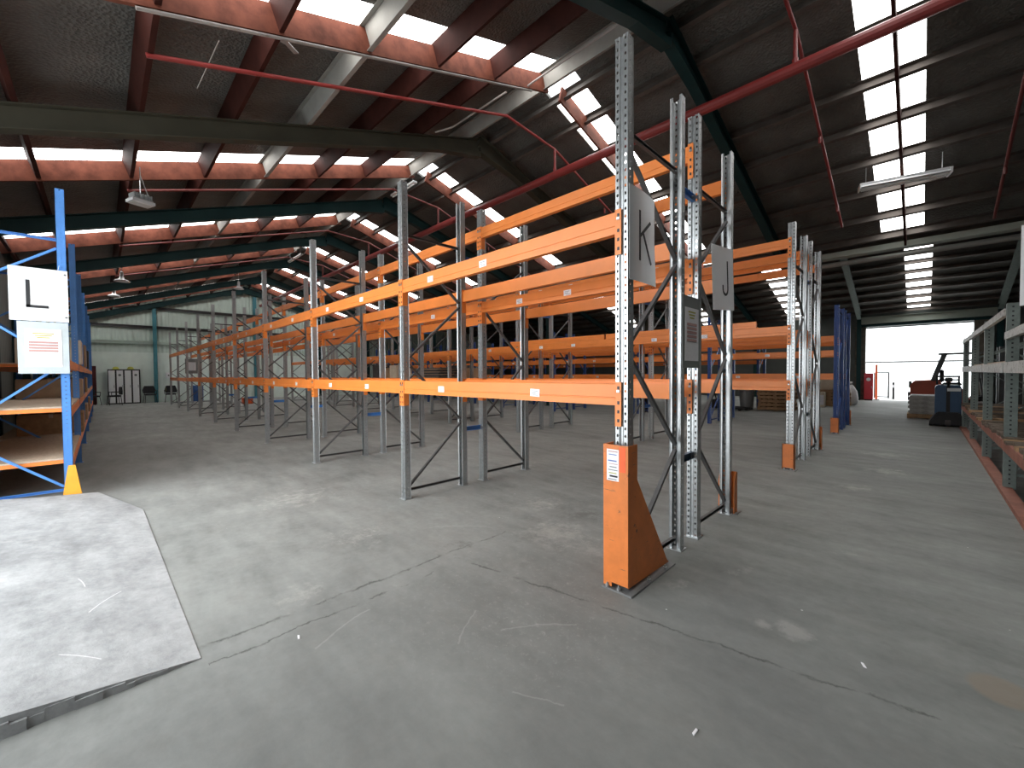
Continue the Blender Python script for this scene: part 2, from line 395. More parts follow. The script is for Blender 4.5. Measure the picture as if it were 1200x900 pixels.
# roof planes with openings for the skylight strips
W = .77
strips = [-.42, -5.15, -9.9, -14.75, -19.4, -24.05, -28.7]
def slope(name, y0, y1, label, xs):
    b = MB(); z0, z1 = roof_z(y0 + 1e-6), roof_z(y1 - 1e-6); cur = XW - .2
    edges = sorted((c - W / 2, c + W / 2) for c in xs) + [(XE + .2, XE + .2)]
    for a, c in edges:
        vs = [(x, y, z) for z_ in (0, .06) for x, y, z in ((cur, y0, z0 + z_), (a, y0, z0 + z_), (a, y1, z1 + z_), (cur, y1, z1 + z_))]
        b.poly(vs, [(3, 2, 1, 0), (4, 5, 6, 7), (0, 1, 5, 4), (1, 2, 6, 5), (2, 3, 7, 6), (3, 0, 4, 7)], 'lining'); cur = c
    o = b.build(name); o['category'] = 'ceiling'
    return struct(o, label, 'ceiling')
slope('ceiling_south', YS - .2, YR, 'foil-lined roof slope on the left with red timber purlins', strips)
slope('ceiling_north', YR, YV, 'foil-lined roof slope on the right above the tall racks', strips)
slope('ceiling_valley', YV, YR2, 'roof slope rising beyond the valley beam', [])
slope('ceiling_far', YR2, YN + .2, 'far roof slope falling to the roller door', [-.2, -5.0, -9.6, -14.2])

# skylight panels
wi = 0
def skylight(c, y0, y1, label):
    global wi
    z0, z1 = roof_z(y0), roof_z(y1); x0, x1 = c - W / 2, c + W / 2
    b = MB()
    vs = [(x, y, z) for t in (.03, .036) for x, y, z in ((x0, y0, z0 + t), (x1, y0, z0 + t), (x1, y1, z1 + t), (x0, y1, z1 + t))]
    b.poly(vs, [(3, 2, 1, 0), (4, 5, 6, 7), (0, 1, 5, 4), (1, 2, 6, 5), (2, 3, 7, 6), (3, 0, 4, 7)], 'sky_sheet')
    wi += 1
    struct(b.build('window_%d' % wi), label, 'skylight', 'translucent roof skylight strips')
ordw = ['nearest', 'second nearest', 'third nearest', 'fourth', 'fifth', 'sixth', 'farthest']
for i, c in enumerate(strips):
    skylight(c, YS + .2, 6.0, '%s white skylight strip on the left roof slope' % ordw[i])
    skylight(c, YR + .46, YV - .12, '%s white skylight strip on the right roof slope' % ordw[i])
for i, c in enumerate([-.2, -5.0, -9.6, -14.2]):
    skylight(c, YR2 + .3, YN - .1, 'white skylight strip above the roller door' if i == 0 else '%s white skylight strip on the far roof beyond the valley' % ordw[i])

# trimmer boards alongside each skylight strip
for i, c in enumerate(strips):
    for y0, y1, side in ((YS + .02, 6.12, 'left'), (YR + .2, YV - .06, 'right')):
        x = c if i else c + .06
        b = MB(); a, e = Vector((x, y0, roof_z(y0) - .20)), Vector((x, y1, roof_z(y1) - .20))
        b.bar(a, e, .045, .31, 'timber_skylit' if (side == 'left' or i) else 'timber_red', (0, -.3, 1))  # skylit tint on all boards but the nearest right one, kept dark
        struct(b.build('skylight_board'), 'timber trimmer board under the %s skylight strip, %s slope' % (ordw[i], side), 'board', 'timber boards under the skylights')

# purlins
def purlin(y, m, kind, label, h=.2, y2=None):
    z = roof_z(y) - .01
    sl = SL if y < YR else -SR
    if YV < y < YR2: sl = (ZR2 - roof_z(YV)) / (YR2 - YV)
    up = Vector((0, -sl, 1)).normalized()
    b = MB(); off = up * (h / 2 + .004)
    a = Vector((XW, y, z)) - off; e = Vector((XE, y, z)) - off
    if kind == 'timber': b.bar(a, e, .055, h, m, up)
    else: b.channel(a, e, .075, h, .008, m, up)
    struct(b.build('roof_purlin'), label, 'purlin', 'purlins under the roof')
for k, y in enumerate([-1.5, -.72, .36, 1.42, 2.46, 3.55, 4.68]):
    st = k == 4
    purlin(y, 'purlin_pale' if st else 'timber_red', 'c' if st else 'timber', 'pale steel purlin among the red timber ones' if st else 'dark red timber purlin, number %s up the left roof slope' % ['one', 'two', 'three', 'four', '', 'six', 'seven'][k], .30)
purlin(5.95, 'purlin_pale', 'c', 'pale steel ridge purlin on the left slope', .30)
purlin(6.72, 'purlin', 'c', 'dark steel ridge purlin on the right slope', .22)
for k, y in enumerate([7.42, 8.32, 9.27, 10.2, 11.2, 12.2, 13.2, 14.1]):
    purlin(y, 'purlin', 'c', 'steel purlin, number %s down the right roof slope' % ['one', 'two', 'three', 'four', 'five', 'six', 'seven', 'eight'][k])
for k, y in enumerate([15.3, 16.4, 17.5, 18.6, 19.7]): purlin(y, 'purlin', 'c', 'steel purlin hidden beyond the valley beam, number %d' % (k + 1))
for k, y in enumerate([21.1, 21.9, 22.7, 23.5, 24.3, 25.1, 25.9, 26.7, 27.35]):
    purlin(y, 'purlin', 'c', 'steel purlin on the far roof, number %s towards the roller door' % ['one', 'two', 'three', 'four', 'five', 'six', 'seven', 'eight', 'nine'][k], .16)
# valley beam and eave tube
b = MB(); zv = roof_z(YV)
b.prism((XW, YV, zv - .26), (XE, YV, zv - .26), [(-.16, -.07), (.16, -.07), (.16, .07), (.13, .07), (.13, -.04), (-.13, -.04), (-.13, .07), (-.16, .07)], 'lintel')
struct(b.build('valley_gutter_beam'), 'pale gutter beam running along the roof valley', 'beam')
b = MB(); b.tube((XW, YV + .5, 4.50), (XE, YV + .5, 4.50), .07, 'purlin_pale', 12)
struct(b.build('valley_tie_tube'), 'long grey tie tube below the valley beam', 'beam')

# portal frames
def ibeam(b, a, e, h, w, m, up):
    t = .014
    b.prism(a, e, [(-w / 2, -h / 2), (w / 2, -h / 2), (w / 2, -h / 2 + t), (t / 2, -h / 2 + t), (t / 2, h / 2 - t), (w / 2, h / 2 - t), (w / 2, h / 2), (-w / 2, h / 2), (-w / 2, h / 2 - t), (-t / 2, h / 2 - t), (-t / 2, -h / 2 + t), (-w / 2, -h / 2 + t)], m, up)
FX = [-2.9, -7.4, -12.0, -16.6, -21.2, -25.8, -30.05]
HB = .28
for i, x in enumerate(FX):
    m = 'frame_backlit' if i == 1 else 'frame_green'
    t = thing('portal_frame', '%s portal frame across the main roof' % ['dark green nearest', 'backlit-tinted green second', 'dark green third', 'dark green fourth', 'dark green fifth', 'dark green sixth', 'dark green end wall'][i], 'roof frame', (x, 0, 0), 0, 'steel portal frames', 'structure')
    for y0, y1, s in ((YS + .15, YR, SL), (YR, YV, -SR)):
        DROP = (.32 if s > 0 else .225) + HB / 2; up = Vector((0, -s, 1)).normalized(); d = DROP / up.z
        b = MB(); ibeam(b, (0, y0, roof_z(y0) - d), (0, y1, roof_z(y1 - 1e-5) - d), HB, .17, m, up)
        # haunch towards the apex
        ya = y1 if s > 0 else y0; yb = ya - 1.1 if s > 0 else ya + 1.1
        b.extrude([(ya, roof_z(ya) - d - HB / 2), (ya, roof_z(ya) - d - HB / 2 - .13), (yb, roof_z(yb) - d - HB / 2)], 0, -.085, .085, m)
        b.build('rafter', t)
    for y, top in ((YS + .15, roof_z(YS + .15) - .3), (YV, zv - .34)):
        if i == 0: continue
        b = MB(); ibeam(b, (0, y, 0), (0, y, top), .28, .17, m, (0, 1, 0)); b.box(-.14, .14, y - .18, y + .18, 0, .02, m)
        b.build('column', t)
for x in (-2.33, 2.3, -7.0, -11.6, -16.2, -20.8):
    lab = {-2.33: 'green steel frame left of the roller door', 2.3: 'green steel frame right of the roller door'}.get(x, 'green steel frame of the far roof %d bays left of the door' % round((-2.33 - x) / 4.65))
    t = thing('portal_frame', lab, 'roof frame', (x, 0, 0), 0, 'steel portal frames', 'structure')
    b = MB(); up = Vector((0, .292, 1)).normalized(); d = .17 + .15
    ibeam(b, (0, YR2, ZR2 - d), (0, YN - .25, roof_z(YN - .25) - d), .28, .17, 'green_steel' if x in (-2.33, 2.3) else 'frame_green', up)
    b.build('rafter', t)
    b = MB(); ibeam(b, (0, YN - .2, 0), (0, YN - .2, roof_z(YN - .2) - .3), .3, .17, 'frame_green', (0, 1, 0))
    b.build('column', t)

# roller door surround
b = MB(); b.box(-2.5, -2.09, YN - .14, YN + .02, 0, 3.72, 'pier'); b.box(1.56, 2.1, YN - .14, YN + .02, 0, 3.72, 'pier')
for k in range(16): b.box(-2.505, -2.085, YN - .146, YN - .14, .23 * k + .215, .23 * k + .223, 'frame_green')
struct(b.build('trim_1'), 'dark block piers either side of the roller door', 'door pier')
b = MB(); b.channel((-2.35, YN - .2, 4.0), (2.3, YN - .2, 4.0), .1, .34, .01, 'lintel'); b.box(-2.35, 2.3, YN - .16, YN, 3.68, 3.80, 'frame_green')
struct(b.build('trim_2'), 'pale green lintel channel over the roller door', 'lintel')
t = thing('door_1', 'rolled up roller shutter above the bright door opening', 'roller door', (-.27, YN + .42, 3.86), 0, None, 'structure')
b = MB(); b.tube((-1.95, 0, 0), (1.95, 0, 0), .17, 'wall_dark', 16); b.build('shutter_roll', t)
b = MB(); b.bar((-1.95, -.1, -.21), (1.95, -.1, -.21), .05, .06, 'forklift_grey'); b.build('bottom_rail', t)

# far end wall: girts, columns, door
for z, lab in ((5.2, 'top'), (4.15, 'upper'), (3.3, 'lower')):
    b = MB(); b.channel((XW + .06, YS, z), (XW + .06, 9.5, z), .1, .16, .008, 'forklift_grey' if z > 3.5 else 'trim_white')
    struct(b.build('wall_girt'), '%s horizontal girt across the pale green end wall' % lab, 'wall girt', 'girts on the end wall')
for y, m in ((2.15, 'column_teal'), (7.0, 'column_teal'), (11.0, 'frame_green')):
    b = MB(); ibeam(b, (XW + .16, y, 0), (XW + .16, y, roof_z(y) - .62), .2, .16, m, (1, 0, 0))
    struct(b.build('wall_column'), {2.15: 'teal steel column on the end wall beside the white lockers', 7.0: 'teal steel column on the end wall behind the rack rows', 11.0: 'dark green column on the end wall'}[y], 'column')
b = MB(); b.box(XW, XW + .012, YS + .1, 14, 0, 2.75, 'trim_white')
struct(b.build('trim_3'), 'flat pale lining sheets along the base of the end wall', 'wall lining')
t = thing('door_2', 'dark red door in a pale frame at the left of the end wall', 'door', (XW + .03, -.28, 0), 0, None, 'structure')
b = MB(); b.box(0, .05, -.34, .1, 0, 2.0, 'door_red'); b.build('door_leaf', t)
b = MB(); b.box(0, .12, .1, .33, 0, 2.42, 'trim_white'); b.box(0, .12, -.5, .1, 2.0, 2.42, 'trim_white'); b.build('door_frame', t)

# ------------------------------------------------------------------ pallet racking
def perforated(path, cells, pitch, holes_on, m, thick=.0028):
    """thin folded steel section (path of 2D points) with rows of punched holes on the given path segments"""
    bm = bmesh.new(); H = cells * pitch
    for k in range(len(path) - 1):
        p, q = Vector(path[k]), Vector(path[k + 1]); L = (q - p).length
        def P(u, z): w = p + (q - p) * (u / L); return bm.verts.new((w.x, w.y, z))
        if k not in holes_on:
            bm.faces.new((P(0, 0), P(L, 0), P(L, H), P(0, H))); continue
        rad, rz, off = holes_on[k]
        for c in range(cells):
            z0 = c * pitch; zc = z0 + pitch / 2 + off; uc = L / 2
            out = [(L, zc), (L, z0 + pitch), (uc, z0 + pitch), (0, z0 + pitch), (0, zc), (0, z0), (uc, z0), (L, z0)]
            ov = [P(*o) for o in out]
            iv = [P(uc + rad * math.cos(PI / 4 * i), zc + rz * math.sin(PI / 4 * i)) for i in range(8)]
            for i in range(8): bm.faces.new((ov[i], ov[(i + 1) % 8], iv[(i + 1) % 8], iv[i]))
    bmesh.ops.remove_doubles(bm, verts=bm.verts[:], dist=1e-5)
    bmesh.ops.recalc_face_normals(bm, faces=bm.faces[:])
    g = bmesh.ops.solidify(bm, geom=bm.faces[:], thickness=thick)
    me = bpy.data.meshes.new('upright_post'); bm.to_mesh(me); bm.free(); me.materials.append(M[m])
    return me
OM = [(-.026, .070), (-.045, .070), (-.045, 0), (-.0125, 0), (-.010, .013), (.010, .013), (.0125, 0), (.045, 0), (.045, .070), (.026, .070)]
OM = [(x, y - .035) for x, y in OM]
def post_mesh(h, m, fine=True):
    pitch = .05; cells = round(h / pitch)
    ho = {2: (.0078, .0115, 0), 6: (.0078, .0115, 0)}
    if fine: ho.update({1: (.007, .007, .012), 7: (.007, .007, .012)})
    return perforated(OM, cells, pitch, ho, m)
_bm = {}
def beam_mesh(key, L, h, m):
    if key in _bm: return _bm[key]
    # box beam with a stepped top and a pressed line along its face; front face towards -Y
    pr = [(0, -h / 2), (0, -h * .20), (.004, -h * .18), (.004, -h * .14), (0, -h * .12), (0, h / 2 - .004), (.004, h / 2), (.030, h / 2), (.030, h / 2 - .022), (.052, h / 2 - .022), (.052, -h / 2)]
    b = MB(); b.extrude([(y, z) for y, z in pr], 0, -L / 2, L / 2, m)
    _bm[key] = b.mesh('beam'); return _bm[key]
_cm = {}
def conn_mesh(m):
    if m in _cm: return _cm[m]
    # end connector: an angle plate hooked onto the post's face, reaching below the beam, with slots
    b = MB(); t = .004
    b.box(-.044, 0, -.004, 0, -.215, .085, m)                   # on the post's face
    b.box(-.001, .003, -.004, .062, -.215, .085, m)             # against the post's side, welded to the beam end
    for z in (.045, -.055, -.115, -.175): 
        b.lathe([(.0085, 0), (.0085, .0015)], 'black', 8, (0, 0, 0)) if False else b.box(-.031, -.015, -.0052, -.0038, z - .011, z + .011, 'black')
    b.box(-.034, -.012, -.010, -.004, .015, .032, 'galv')       # safety clip
    _cm[m] = b.mesh('beam_connector'); return _cm[m]
_st = None
def sticker_mesh():
    global _st
    if _st is None:
        b = MB(); b.box(-.05, .05, -.0015, 0, -.03, .03, 'paper')
        for k, (a, c) in enumerate(((-.036, .03), (-.036, .01), (-.02, .036))): b.box(a, c, -.0022, -.0014, .012 - .016 * k, .016 - .016 * k, 'backing')
        _st = b.mesh('label_sticker')
    return _st

def rack(name, label, cat, x0, yf, yb, nb, levels, post_m, post_h, bay=2.8302, brace_m='dark_brace', beam_m='orange', lead='front', stickers=(), detail=True, beam_h=.142, skip=(), spacers=None, group=None, connectors=True):
    """a run of pallet racking: frames (posts, braces) at x0, x0-bay, ... and beams between them"""
    t = thing(name, label, cat, (x0, yf, 0), 0, group)
    dep = yb - yf; pm = post_mesh(post_h, post_m, detail)
    plate = MB().box(-.06, .06, -.055, .055, 0, .006, post_m).mesh('foot_plate')
    br = MB(); br.channel((0, .04, 0), (0, dep - .04, 0), .026, .030, .003, brace_m); hm = br.mesh('horizontal_brace')
    nodes = [.12, .82, 1.58, 2.31, 2.96] if post_h > 3.3 else [.12, .80, 1.5, 2.15, 2.8]
    dm = []
    for k in range(len(nodes) - 1):
        fr = (k % 2 == 0) == (lead == 'front')
        y0, y1 = (.04, dep - .04) if fr else (dep - .04, .04)
        z0 = nodes[k] + (.05 if k else .02); z1 = nodes[k + 1]
        dm.append(MB().channel((0, y0, z0), (0, y1, z1), .024, .030, .003, brace_m, (1, 0, 0)).mesh('diagonal_brace'))
    for n in range(nb + 1):
        x = -bay * n
        for y, r in ((0, 0), (dep, PI)):
            p = put('upright_post', pm, t, (x, y, .004), (0, 0, r))
            if detail: put('foot_plate', plate, p, (0, 0, -.004))
        put('horizontal_brace', hm, t, (x, 0, .10)); put('horizontal_brace', hm, t, (x, 0, 3.06 if post_h > 3.3 else 2.86))
        for d in dm: put('diagonal_brace', d, t, (x, 0, 0))
        if spacers and n <= 6:
            for z in spacers[1]:
                sm = 'jack_blue' if n == 0 and z < 1 else 'blue'
                put('row_spacer', MB().channel((0, .036, 0), (0, spacers[0] - .036, 0), .03, .06, .004, sm).mesh('row_spacer'), t, (x, dep, z))
    L = bay - .096; bmsh = beam_mesh((L, beam_h, beam_m), L, beam_h, beam_m); cm = conn_mesh(beam_m)
    for k in range(nb):
        xc = -bay * (k + .5)
        for li, z in enumerate(levels):
            for y, r in ((-.037, 0), (dep + .037, PI)):
                if (k, li, r > 0) in skip: continue
                bo = put('beam', bmsh, t, (xc, y, z), (0, 0, r))
                if connectors and k < 6:
                    put('beam_connector', cm, bo, (-L / 2 - .0045, 0, 0))
                    c = put('beam_connector', cm, bo, (L / 2 + .0045, 0, 0)); c.scale = (-1, 1, 1)
                if r == 0 and k < 5 and li in stickers:
                    for sx in ((-.62, .55) if li == 0 else (.1 + .2 * (k % 3), -.75)):
                        put('label_sticker', sticker_mesh(), bo, (sx + random.uniform(-.12, .12), -.0004, -.008 + (.0 if li == 0 else .0)), (0, random.uniform(-.05, .05), 0))
                elif r > 0 or not connectors: pass
                if li in stickers and r > 0 and k < 4:
                    put('label_sticker', sticker_mesh(), bo, (random.uniform(-.8, .8), -.0004, -.008))
    return t
X0 = -1.4235
rack('pallet_rack', 'grey and orange two-level pallet rack row in front, ending at the K sign', 'pallet rack', X0, 2.49, 3.33, 9, [1.305, 2.452], 'galv', 3.65, stickers=(0, 1), lead='front', spacers=(.35, (.73, 2.95)), group='pallet rack rows', beam_h=.146)
rack('pallet_rack', 'grey and orange three-level pallet rack row behind the front one, ending at the J sign', 'pallet rack', X0, 3.68, 4.52, 9, [1.305, 2.345, 3.34], 'galv', 3.65, stickers=(0, 1), lead='back', group='pallet rack rows')
rack('pallet_rack', 'grey and orange pallet rack row across the middle aisle, front half of the second pair', 'pallet rack', X0 + .025, 7.28, 8.12, 8, [1.24, 2.065, 3.355], 'galv', 3.65, stickers=(0, 1, 2), lead='front', spacers=(.43, (.73, 2.95)), detail=False, group='pallet rack rows')
rack('pallet_rack', 'grey and orange pallet rack row across the middle aisle, back half of the second pair', 'pallet rack', X0 + .025, 8.55, 9.38, 8, [1.24, 2.065, 3.355], 'galv', 3.65, stickers=(1,), lead='back', detail=False, group='pallet rack rows')
rack('pallet_rack', 'deep blue pallet rack row with orange beams, nearer half of the blue pair', 'pallet rack', X0 - .02, 12.18, 13.0, 8, [1.33, 1.88, 2.22], 'deep_blue', 3.0, brace_m='deep_blue', stickers=(0, 1), detail=False, group='pallet rack rows', connectors=False)
rack('pallet_rack', 'deep blue pallet rack row with orange beams, farther half of the blue pair', 'pallet rack', X0 - .02, 13.43, 14.2, 8, [1.33, 2.22], 'deep_blue', 3.0, brace_m='deep_blue', stickers=(1,), lead='back', detail=False, group='pallet rack rows', connectors=False)
rack('pallet_rack', 'low blue and orange pallet rack row seen far back beneath the upper beams', 'pallet rack', -4.75, 18.9, 19.8, 6, [1.30, 1.86, 2.22], 'deep_blue', 3.0, brace_m='deep_blue', stickers=(0, 1, 2), detail=False, group='pallet rack rows', connectors=False)

# blue shelving rack on the left, marked L
t = rack('pallet_rack', 'bright blue shelving rack at the left edge, marked with the L sign', 'pallet rack', -7.24, -1.17, -.30, 6, [.40, 1.02, 1.60], 'blue', 3.65, brace_m='blue', lead='back', group='pallet rack rows', beam_h=.11, connectors=False)
for k in range(6):
    for z in (.40, 1.02, 1.60):
        if z > 1.5 and k == 0: continue
        b = MB(); x1 = -2.8302 * k - .05; x0 = x1 - 2.73
        b.box(x0, x1, -.03, .90, z + .0555, z + .0735, 'particle')
        d = b.build('shelf_deck', t)
        MB().box(x1 - .05, x1 - .004, .02, .85, z + .01, z + .055, 'orange').build('end_beam', d)

# ------------------------------------------------------------------ upright guards
def guard_big():
    t = thing('upright_guard', 'tall orange steel upright guard with sloping side below the K sign', 'rack guard', (-1.43, 2.395, 0), 0, 'orange and yellow rack guards')
    w, th = .092, .006
    side = [(0, .045), (.60, .03), (.57, .05), (.115, .74), (.115, .975), (0, .975)]
    for s in (-1, 1):
        x0, x1 = sorted((s * w, s * (w - th)))
        b = MB(); b.extrude(side, 0, x0, x1, 'orange_guard'); b.build('side_plate', t)
    b = MB(); b.box(-w, w, -th, 0, .05, .975, 'orange_guard'); b.box(-w, -.03, -th, 0, .02, .05, 'orange_guard'); b.build('front_plate', t)
    b = MB(); b.box(-.10, .125, -.02, .64, 0, .012, 'grey_steel'); bp = b.build('base_plate', t)
    for x, y in ((-.06, -.01), (.02, .0), (.108, .25), (.108, .5)):
        b = MB(); b.lathe([(.014, 0), (.014, .016), (.007, .018), (.007, .03)], 'galv', 6, (x, y, .012)); b.build('anchor_bolt', bp)
    # instruction sticker with its lines
    b = MB(); b.box(-.065, .025, -th - .0015, -th, .735, .945, 'paper')
    for k, (m, h) in enumerate((('ink_red', .006), ('ink_blue', .005), ('paper', .004), ('ink_blue', .008), ('ink_red', .004), ('backing', .006), ('backing', .005), ('ink_yellow', .007), ('black', .012), ('backing', .006))):
        z = .930 - .0205 * k
        b.box(-.055 + .006 * (k % 3), .016 - .007 * (k % 2), -th - .0022, -th - .0012, z - h / 2, z + h / 2, m)
    b.box(.028, .075, -th - .001, -th + .0005, .80, .965, 'hi_vis')
    b.build('instruction_sticker', t)
    return t
guard_big()
def guard_small(x, y, sgn, h, label, m='orange_guard', w=.075):
    """folded channel guard standing in front of a post; sgn -1 faces south, +1 north"""
    t = thing('upright_guard', label, 'rack guard', (x, y, 0), 0 if sgn < 0 else PI, 'orange and yellow rack guards')
    b = MB(); b.box(-w, w, 0, .008, .03, h, m)
    for s in (-1, 1):
        x0, x1 = sorted((s * w, s * (w - .008))); b.extrude([(0, .0), (.10, .0), (.10, h * .8), (.06, h), (0, h)], 0, x0, x1, m)
    b.build('channel', t)
    b = MB(); b.box(-w - .03, w + .03, -.05, .12, 0, .008, 'grey_steel')
    for s in (-1, 1): b.lathe([(.012, 0), (.012, .014), (.006, .016), (.006, .024)], 'galv', 6, (s * .04, -.025, .008))
    b.build('base_plate', t)
guard_small(X0, 4.635, 1, .42, 'short rust-orange guard at the foot of the back J sign post')
guard_small(X0 + .02, 7.165, -1, .38, 'short orange guard at the foot of the second pair of rack rows')
guard_small(X0 + .03, 9.495, 1, .42, 'short dark orange guard behind the second pair of rack rows')
guard_small(X0 - .03, 12.065, -1, .37, 'short orange guard at the foot of the deep blue racks')
guard_small(X0 - .02, 14.315, 1, .40, 'short orange guard on the far side of the deep blue racks')
t = thing('upright_guard', 'yellow wedge-shaped guard at the foot of the bright blue shelving rack', 'rack guard', (-7.11, -.27, 0), 0, 'orange and yellow rack guards')
b = MB(); b.poly([(-.04, -.085, .0), (.05, -.085, .0), (.05, .085, 0), (-.04, .085, 0), (-.04, -.03, .40), (-.005, -.03, .40), (-.005, .03, .40), (-.04, .03, .40)], [(3, 2, 1, 0), (4, 5, 6, 7), (0, 1, 5, 4), (1, 2, 6, 5), (2, 3, 7, 6), (3, 0, 4, 7)], 'yellow'); b.build('wedge', t)
b = MB(); b.box(-.05, .08, -.1, .1, 0, .006, 'yellow'); b.build('base_plate', t)

# ------------------------------------------------------------------ signs
def strokes(b, segs, w, m, depth=.003):
    """letter strokes in the sign's own plane: local x to the right, z up; face towards -y"""
    for (x0, z0), (x1, z1) in segs: b.bar((x0, -.0035, z0), (x1, -.0035, z1), w, depth, m, (0, 1, 0))
def letter(ch):
    if ch == 'L': return [((-.085, .16), (-.085, -.145)), ((-.101, -.137), (.068, -.137))]
    if ch == 'K': return [((-.075, .165), (-.075, -.17)), ((.09, .12), (-.07, -.005)), ((-.03, .03), (.10, -.17))]
    if ch == 'J':
        pts = [(.06, .17), (.06, -.09)] + [(.06 - .062 + .062 * math.cos(a), -.09 - .06 * math.sin(a)) for a in [i * PI / 10 for i in range(1, 11)]] + [(-.064, -.06)]
        return list(zip(pts[:-1], pts[1:]))
def sign_at(name, label, p_left, p_right, z0, z1, tilt=0, bend=0.0):
    """a board standing between two plan points; its face looks to the right of left->right (towards the aisle)"""
    a, e = Vector((*p_left, 0)), Vector((*p_right, 0)); w = (e - a).length
    t = thing(name, label, 'sign', ((a.x + e.x) / 2, (a.y + e.y) / 2, (z0 + z1) / 2), math.atan2(e.y - a.y, e.x - a.x), 'signs on the racks')
    return t, w, z1 - z0
def board(b, w, h, m, t=.004, bend=0.0, curl=0.0):
    N = 10
    vs, fs = [], []
    for y in (0, t):
        for j in range(N + 1):
            for i in range(N + 1):
                u, v = i / N - .5, j / N - .5
                yy = y + bend * math.sin((u + .5) * PI) + curl * max(0, u) * max(0, -v) * 4 * .25
                vs.append((u * w, yy, v * h))
    K = (N + 1) ** 2
    for j in range(N):
        for i in range(N):
            q = j * (N + 1) + i
            fs.append((q, q + 1, q + N + 2, q + N + 1)); fs.append((K + q, K + q + N + 1, K + q + N + 2, K + q + 1))
    for i in range(N):
        for r0 in ((i, i + 1), ((N + 1) * N + i, (N + 1) * N + i + 1), (i * (N + 1), (i + 1) * (N + 1)), (i * (N + 1) + N, (i + 1) * (N + 1) + N)):
            fs.append((r0[0], r0[1], r0[1] + K, r0[0] + K))
    b.poly(vs, fs, m)
t, w, h = sign_at('aisle_sign', 'white board with a thin black letter K on the near end of the front rack', (-1.372, 2.466), (-1.392, 2.86), 2.07, 2.69)
b = MB(); board(b, w, h, 'sign_sheet', .003, -.012, -.05); b.build('panel', t)
b = MB(); strokes(b, [((x * 1.0 - .0, z), (x2 * 1.0, z2)) for (x, z), (x2, z2) in letter('K')], .02, 'black')
o = b.build('lettering', t, (0.0, -.0135, .0))
t, w, h = sign_at('aisle_sign', 'white board with a thin black letter J on the end of the second rack row', (-1.368, 3.95), (-1.352, 4.485), 2.045, 2.64)
t.rotation_euler.y = -.085
b = MB(); board(b, w, h, 'sign_sheet', .003, .0, .0); b.build('panel', t)
b = MB(); strokes(b, letter('J'), .022, 'black'); b.build('lettering', t, (.04, 0, 0))
t, w, h = sign_at('aisle_sign', 'white board with a black letter L on the bright blue shelving rack', (-7.165, -.706), (-7.165, -.256), 2.09, 2.692)
b = MB(); board(b, w, h, 'white', .003); b.build('panel', t)
b = MB(); strokes(b, letter('L'), .03, 'black'); b.build('lettering', t, (0, 0, 0))
for z in (.255, -.245):
    b = MB(); b.lathe([(.011, 0), (.011, .004), (.005, .006)], 'backing', 8); b.build('fixing', t, (.205, 0, z), (PI / 2, 0, 0))
b = MB(); b.bar((.15, .0, .3), (.162, .0, .36), .008, .003, 'white'); b.build('cable_tie', t)
def notice(b, w, h, top=.38, rows=4):
    for k in range(3):
        ww = w * (.26 - .05 * k); z = h * (top - .055 * k)
        b.box(-ww, ww, -.0052, -.0038, z - .006, z + .006, 'ink_yellow')
    for k in range(rows):
        z = h * (top - .235 - .075 * k)
        b.box(-w * .36, w * .36, -.0050, -.0038, z - h * .026, z + h * .026, 'ink_red')
        b.box(-w * .36, w * .34, -.0054, -.0046, z - h * .027, z - h * .02, 'backing')
t, w, h = sign_at('load_notice', 'load limit notice in a pale sleeve under the L sign', (-7.162, -.655), (-7.162, -.262), 1.488, 2.082)
b = MB(); board(b, w, h, 'clear_board', .003); b.build('sleeve', t)
b = MB(); b.box(-w * .36, w * .36, -.0035, 0, -h * .37, h * .36, 'paper'); notice(b, w * .80, h * .72); b.build('notice_sheet', t, (.0, 0, 0))
t, w, h = sign_at('load_notice', 'load limit notice on a grey board between the K and J rack ends', (-1.368, 3.302), (-1.368, 3.658), 1.488, 2.078)
b = MB(); board(b, w, h, 'backing', .004); b.build('backing_board', t)
b = MB(); b.box(-w * .38, w * .40, -.0035, 0, -h * .40, h * .34, 'paper'); notice(b, w * .78, h * .74, .38, 5); b.build('notice_sheet', t)
t, w, h = sign_at('aisle_sign', 'white sign board edge at the right margin above the sage green rack', (.562, 5.46), (1.018, 5.44), 1.99, 2.66)
b = MB(); board(b, w, h, 'white', .004); b.build('panel', t)
b = MB(); b.box(-.2, .215, .004, .012, .10, .14, 'galv'); b.build('strap', t)
b = MB(); b.bar((.16, .012, -.45), (.16, .012, .2), .03, .016, 'galv'); b.build('hanger', t)

